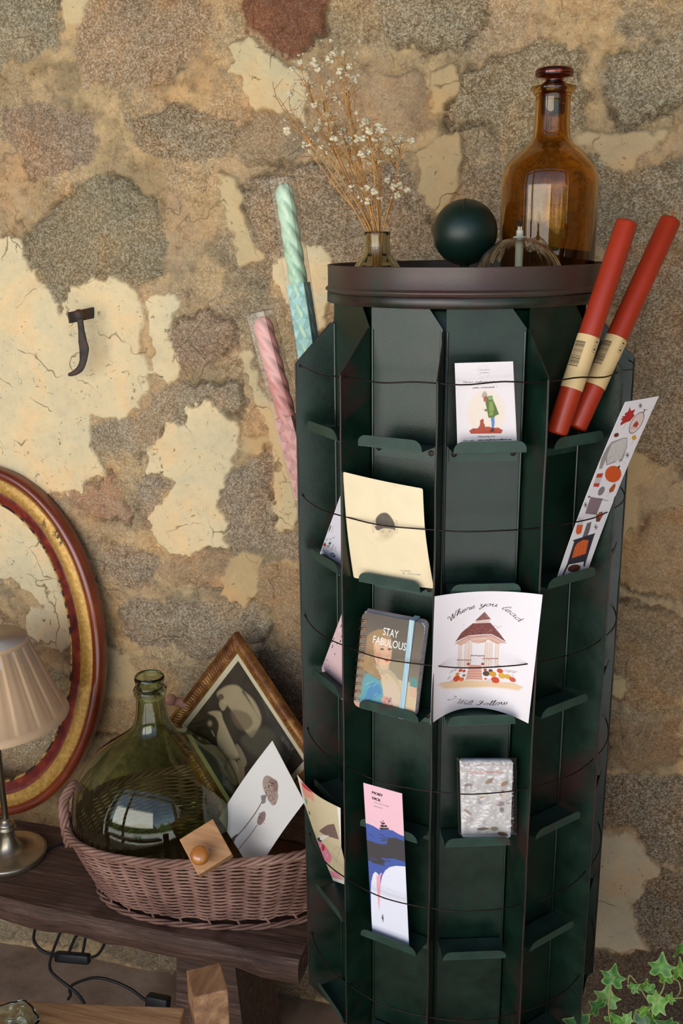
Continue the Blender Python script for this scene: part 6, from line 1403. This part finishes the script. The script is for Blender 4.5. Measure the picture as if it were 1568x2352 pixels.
# --- pale low trestle in the foreground with a plank shelf
M['pine'] = mat('bare pale timber', rough=.7, build=noisy([(.28, lin('6b4a33')), (.45, lin('8c6546')), (.6, lin('a87e5a')), (.75, lin('c09873'))], 5, .7, .4, 12, .002, (14, 1.5, 14), 7))
M['pinex'] = mat('bare pale plank', rough=.7, build=noisy([(.28, lin('7a573c')), (.45, lin('96704e')), (.6, lin('ad8560')), (.75, lin('c29b76'))], 5, .7, .4, 12, .002, (1.5, 14, 14), 7))
def trestle():
    a = math.radians(11.5); x = np.array([math.cos(a), math.sin(a), 0]); y = np.array([-math.sin(a), math.cos(a), 0]); R = np.stack([x, y, [0, 0, 1]], 1)
    zt = HC - 1.0; p1 = onZ(424, 2314, zt); o = tag(empty('low_stand', (p1[0]-.2, p1[1]-.05, 0)), 'low pale bare-wood stand with a square corner post, in front of the bench', 'stand')
    c = p1 - x*.30 - y*.075; MB().box(c - [0, 0, .011], (.60, .15, .022), R, bev=.002).build('top_board', M['pinex'], o, smooth=False)
    ph = HC - .955; pc_ = onZ(475, 2250, ph); r2 = rot('Z', math.radians(30)); s = .046
    MB().box((pc_[0], pc_[1], ph/2), (s, s*1.15, ph), R @ np.array(rot('Z', math.radians(22))), bev=.0015).build('post', M['pine'], o, smooth=False)
    q = pc_ - x*.62; MB().box((q[0], q[1] - .02, (zt-.024)/2), (s, s, zt-.024), R, bev=.0015).build('post', M['pine'], o, smooth=False)
trestle()
def dish():
    zt = HC - 1.0 + .001; c = onZ(26, 2392, zt); c[2] = zt
    o = tag(empty('glass_dish', c), 'small wavy green glass dish cut off by the bottom left corner', 'dish')
    pr = [(.0001, .0), (.018, 0), (.026, .003), (.031, .010), (.034, .020), (.0365, .027), (.0362, .031), (.0345, .0325), (.0325, .031), (.031, .024), (.0275, .012), (.022, .0065), (.0001, .005)]
    MB().lathe([tuple(p) for p in crom(pr, 3)], c, 72, fn=lambda r, z, a: r*(1 + .05*math.sin(5*a)*min(1, z/.02) + .02*math.sin(11*a + z*90))).build('bowl', M['seagreen'], o)
dish()
# --- wrought iron hook in the wall
def hook():
    c = onY(190, 722, WY - .012)
    o = tag(empty('wall_hook', c), 'rusty hand-forged iron hook driven into the plaster', 'hook')
    b = MB(); a0 = onY(222, 716, WY - .004); a1 = onY(166, 728, WY - .052); d = a1 - a0; R = frame_of(d, np.array([0, 0, 1.])); b.box((a0 + a1)/2 + [0, .012, 0], (.0045, .0185, np.linalg.norm(d) + .03), R, bev=.0008)
    b.build('arm', M['iron'], o, smooth=False)
    P = [(181, 712, 0), (184, 735, 5.5), (187, 760, 6.5), (190, 785, 9.5), (193, 800, 10.5), (192, 818, 8.5), (190, 832, 7.2), (184, 846, 7), (172, 856, 6), (158, 861, 3)]
    pts = crom([onY(x, y, WY - .050) for x, y, r in P], 6); n = len(pts); V = []; F = []; rr = np.interp(np.arange(n), np.arange(0, n, 6), [7, 6.5, 7, 9.6, 10.6, 9, 7.5, 7, 5.5, 3])/1400*1.25
    for i, p in enumerate(pts):
        t = pts[min(i+1, n-1)] - pts[max(i-1, 0)]; t /= np.linalg.norm(t); u = np.cross(t, [0, 1., 0]); u /= np.linalg.norm(u); v = np.array([0, 1., 0])
        for k in range(10): a = 2*PI*k/10; V.append(p + u*rr[i]*math.cos(a) + v*min(rr[i], .0034)*math.sin(a))
    for i in range(n-1):
        for k in range(10): F.append((i*10+k, i*10+(k+1) % 10, (i+1)*10+(k+1) % 10, (i+1)*10+k))
    F += [tuple(range(10))[::-1], tuple(range((n-1)*10, n*10))]
    MB().add(V, F).build('pin', M['iron'], o)
    q = onY(180, 722, WY - .055); b = MB(); b.lathe([(.0001, .006), (.004, .0055), (.0072, .003), (.0085, 0), (.0085, -.004)], q, 16, R=frame_of(np.array([0, -1., 0]), np.array([0, 0, 1.]))); b.build('rivet', M['iron'], o)
M['iron'] = mat('rusted wrought iron', rough=.75, metal=.3, build=noisy([(.32, lin('38302b')), (.5, lin('4d4540')), (.62, lin('6b3f28')), (.75, lin('8c4a2a'))], 30, .7, .5, 120, .001))
hook()
# --- pink clay stub behind the frame
def stub():
    a = onY(380, 1604, 1.520); c = onY(455, 1625, 1.548); d = c - a; L = np.linalg.norm(d); R = frame_of(d, FW)
    S = [(.0001, -.001), (.006, .0), (.0098, .004), (.0108, .010), (.0098, .0155), (.0075, .018), (.0078, .024), (.0095, L*.6), (.0115, L), (.0001, L)]
    o = MB().lathe([tuple(p) for p in crom(S, 3)], a, 24, R=R, fn=lambda r, z, t: r*(1 + .06*math.sin(2*t + z*60))).build('clay_pipe', M['clay']); tag(o, 'short pinkish clay pipe end poking out behind the gilt picture frame', 'clay pipe')
M['clay'] = mat('pink terracotta', lin('b07a68'), .6, build=noisy([(.3, lin('a06a58')), (.7, lin('c08c7a'))], 20, .6, .15, 80, .001))
stub()
# --- variegated ivy
def leafcol(nt, b):
    a = nt.nodes.new('ShaderNodeAttribute'); a.attribute_name = 'Col'; nt.links.new(a.outputs['Color'], b.inputs['Base Color'])
M['leaf'] = mat('variegated leaf', (.1, .3, .05), .45, build=leafcol, Subsurface_Weight=.1, Subsurface_Scale=.005)
M['vine'] = mat('thin green vine', lin('8a8a4a'), .6, build=noisy([(.3, lin('7a7a3c')), (.7, lin('a09a62'))], 60, .5, 0))
M['pot'] = mat('terracotta', lin('8a5138'), .8, build=noisy([(.3, lin('774430')), (.7, lin('9c6044'))], 12, .6, .2, 60, .002))
def ivy():
    Y0 = 1.16; r = np.random.RandomState(12); root = onY(1500, 2560, Y0); 
    o = tag(empty('ivy_plant', (root[0], root[1], .002)), 'trailing green and cream variegated ivy at the bottom right, beside the rack', 'plant')
    pz = root[2]
    MB().lathe([(.0001, 0), (.055, 0), (.062, pz*.5), (.075, pz - .02), (.082, pz - .02), (.082, pz + .01), (.074, pz + .01), (.070, pz - .01), (.0001, pz - .01)], (root[0], root[1], .002), 32).build('pot', M['pot'], o)
    def leaf(c, size, ang, tilt, shade):
        lob = [(0, -.05), (.28, -.25), (.62, -.12), (.50, .18), (.78, .45), (.42, .50), (.20, .72), (0, 1.15), (-.20, .72), (-.42, .50), (-.78, .45), (-.50, .18), (-.62, -.12), (-.28, -.25)]
        q = crom([np.array(p) for p in lob], 3, True); cc = np.array([0, .3]); V = []; CL = []; F = []; rings = [0, .35, .62, .80, .9, 1.0]
        g0, g1, cr = np.array(lin(['2c5626', '3c6b2c', '5d8a34'][shade])), np.array(lin(['47743a', '6c9a3a', '86ad45'][shade])), np.array(lin('a9bd6a'))
        R = rot('Z', 0); x = RT*math.cos(ang) + UP*math.sin(ang); y = -RT*math.sin(ang) + UP*math.cos(ang); n = -FW; ax = Matrix.Rotation(tilt[0], 3, Vector(x)); ay = Matrix.Rotation(tilt[1], 3, Vector(y)); Mx = np.array(ax @ ay)
        x, y, n = Mx @ x, Mx @ y, Mx @ n
        V.append(c + (x*cc[0] + y*cc[1])*size); CL.append(g1)
        for s in rings[1:]:
            for k, p in enumerate(q):
                u = cc + (p - cc)*s; cup = .16*(abs(u[0])**1.5) - .10*max(0, u[1]-.4)**2 + .03*math.sin(9*u[0] + 5*u[1])
                V.append(c + (x*u[0] + y*u[1] + n*cup)*size)
                vein = .5 + .5*math.cos(k*2*PI/len(q)*5); m_ = 0 if s < .85 else (s - .85)/.15*.8
                col = g0*(1 - .5*vein) + g1*.5*vein; col = col*(1-m_) + cr*m_*(.55 + .45*r.rand()) + col*m_*.3
                CL.append(col)
        K = len(q); 
        for k in range(K): F.append((0, 1+k, 1+(k+1) % K))
        for s in range(len(rings)-2):
            for k in range(K): a_ = 1 + s*K; F.append((a_+k, a_+K+k, a_+K+(k+1) % K, a_+(k+1) % K))
        mk('leaf', np.array(V), F, M['leaf'], o, True, None, np.array(CL))
        return c
    spec = [(1338, 2335, 62, 2.2, 0), (1405, 2240, 48, .35, 1), (1392, 2285, 52, .2, 2), (1375, 2300, 44, 1.9, 0), (1408, 2330, 55, .9, 1), (1450, 2262, 26, .9, 1), (1480, 2262, 30, .2, 2), (1500, 2262, 30, 2.8, 1),
            (1517, 2215, 50, .1, 1), (1528, 2240, 34, .05, 2), (1500, 2290, 48, 1.2, 2), (1470, 2310, 42, 1.0, 2), (1535, 2290, 24, .6, 2), (1470, 2335, 62, 1.3, 0), (1438, 2335, 26, .6, 2), (1540, 2345, 50, -1.1, 0), (1564, 2165, 60, .3, 1), (1560, 2225, 44, .1, 2), (1425, 2345, 40, -.4, 1), (1505, 2330, 36, -.9, 1)]
    vines = [[(1500, 2560), (1440, 2450), (1400, 2340), (1402, 2270), (1412, 2242)], [(1500, 2560), (1490, 2420), (1500, 2320), (1525, 2262), (1518, 2210)], [(1500, 2560), (1560, 2400), (1590, 2280), (1572, 2150)], [(1500, 2560), (1400, 2460), (1330, 2370)], [(1500, 2320), (1470, 2270), (1446, 2240), (1442, 2262)], [(1525, 2295), (1560, 2292), (1600, 2290)], [(1535, 2250), (1556, 2252), (1562, 2275), (1552, 2292)]]
    for vn in vines:
        b = MB(); b.tube(crom([onY(x, y, Y0 + r.rand()*.01) for x, y in vn], 6), .0011, 5); b.build('vine', M['vine'], o)
    for (x, y, s, a, sh) in spec:
        leaf(onY(x, y + s*.35, Y0 - .01 + r.rand()*.03), s/1830*.85, -a if a < 1.6 else a - PI/3, ((r.rand()-.5)*1.1, (r.rand()-.5)*1.2), sh)
ivy()
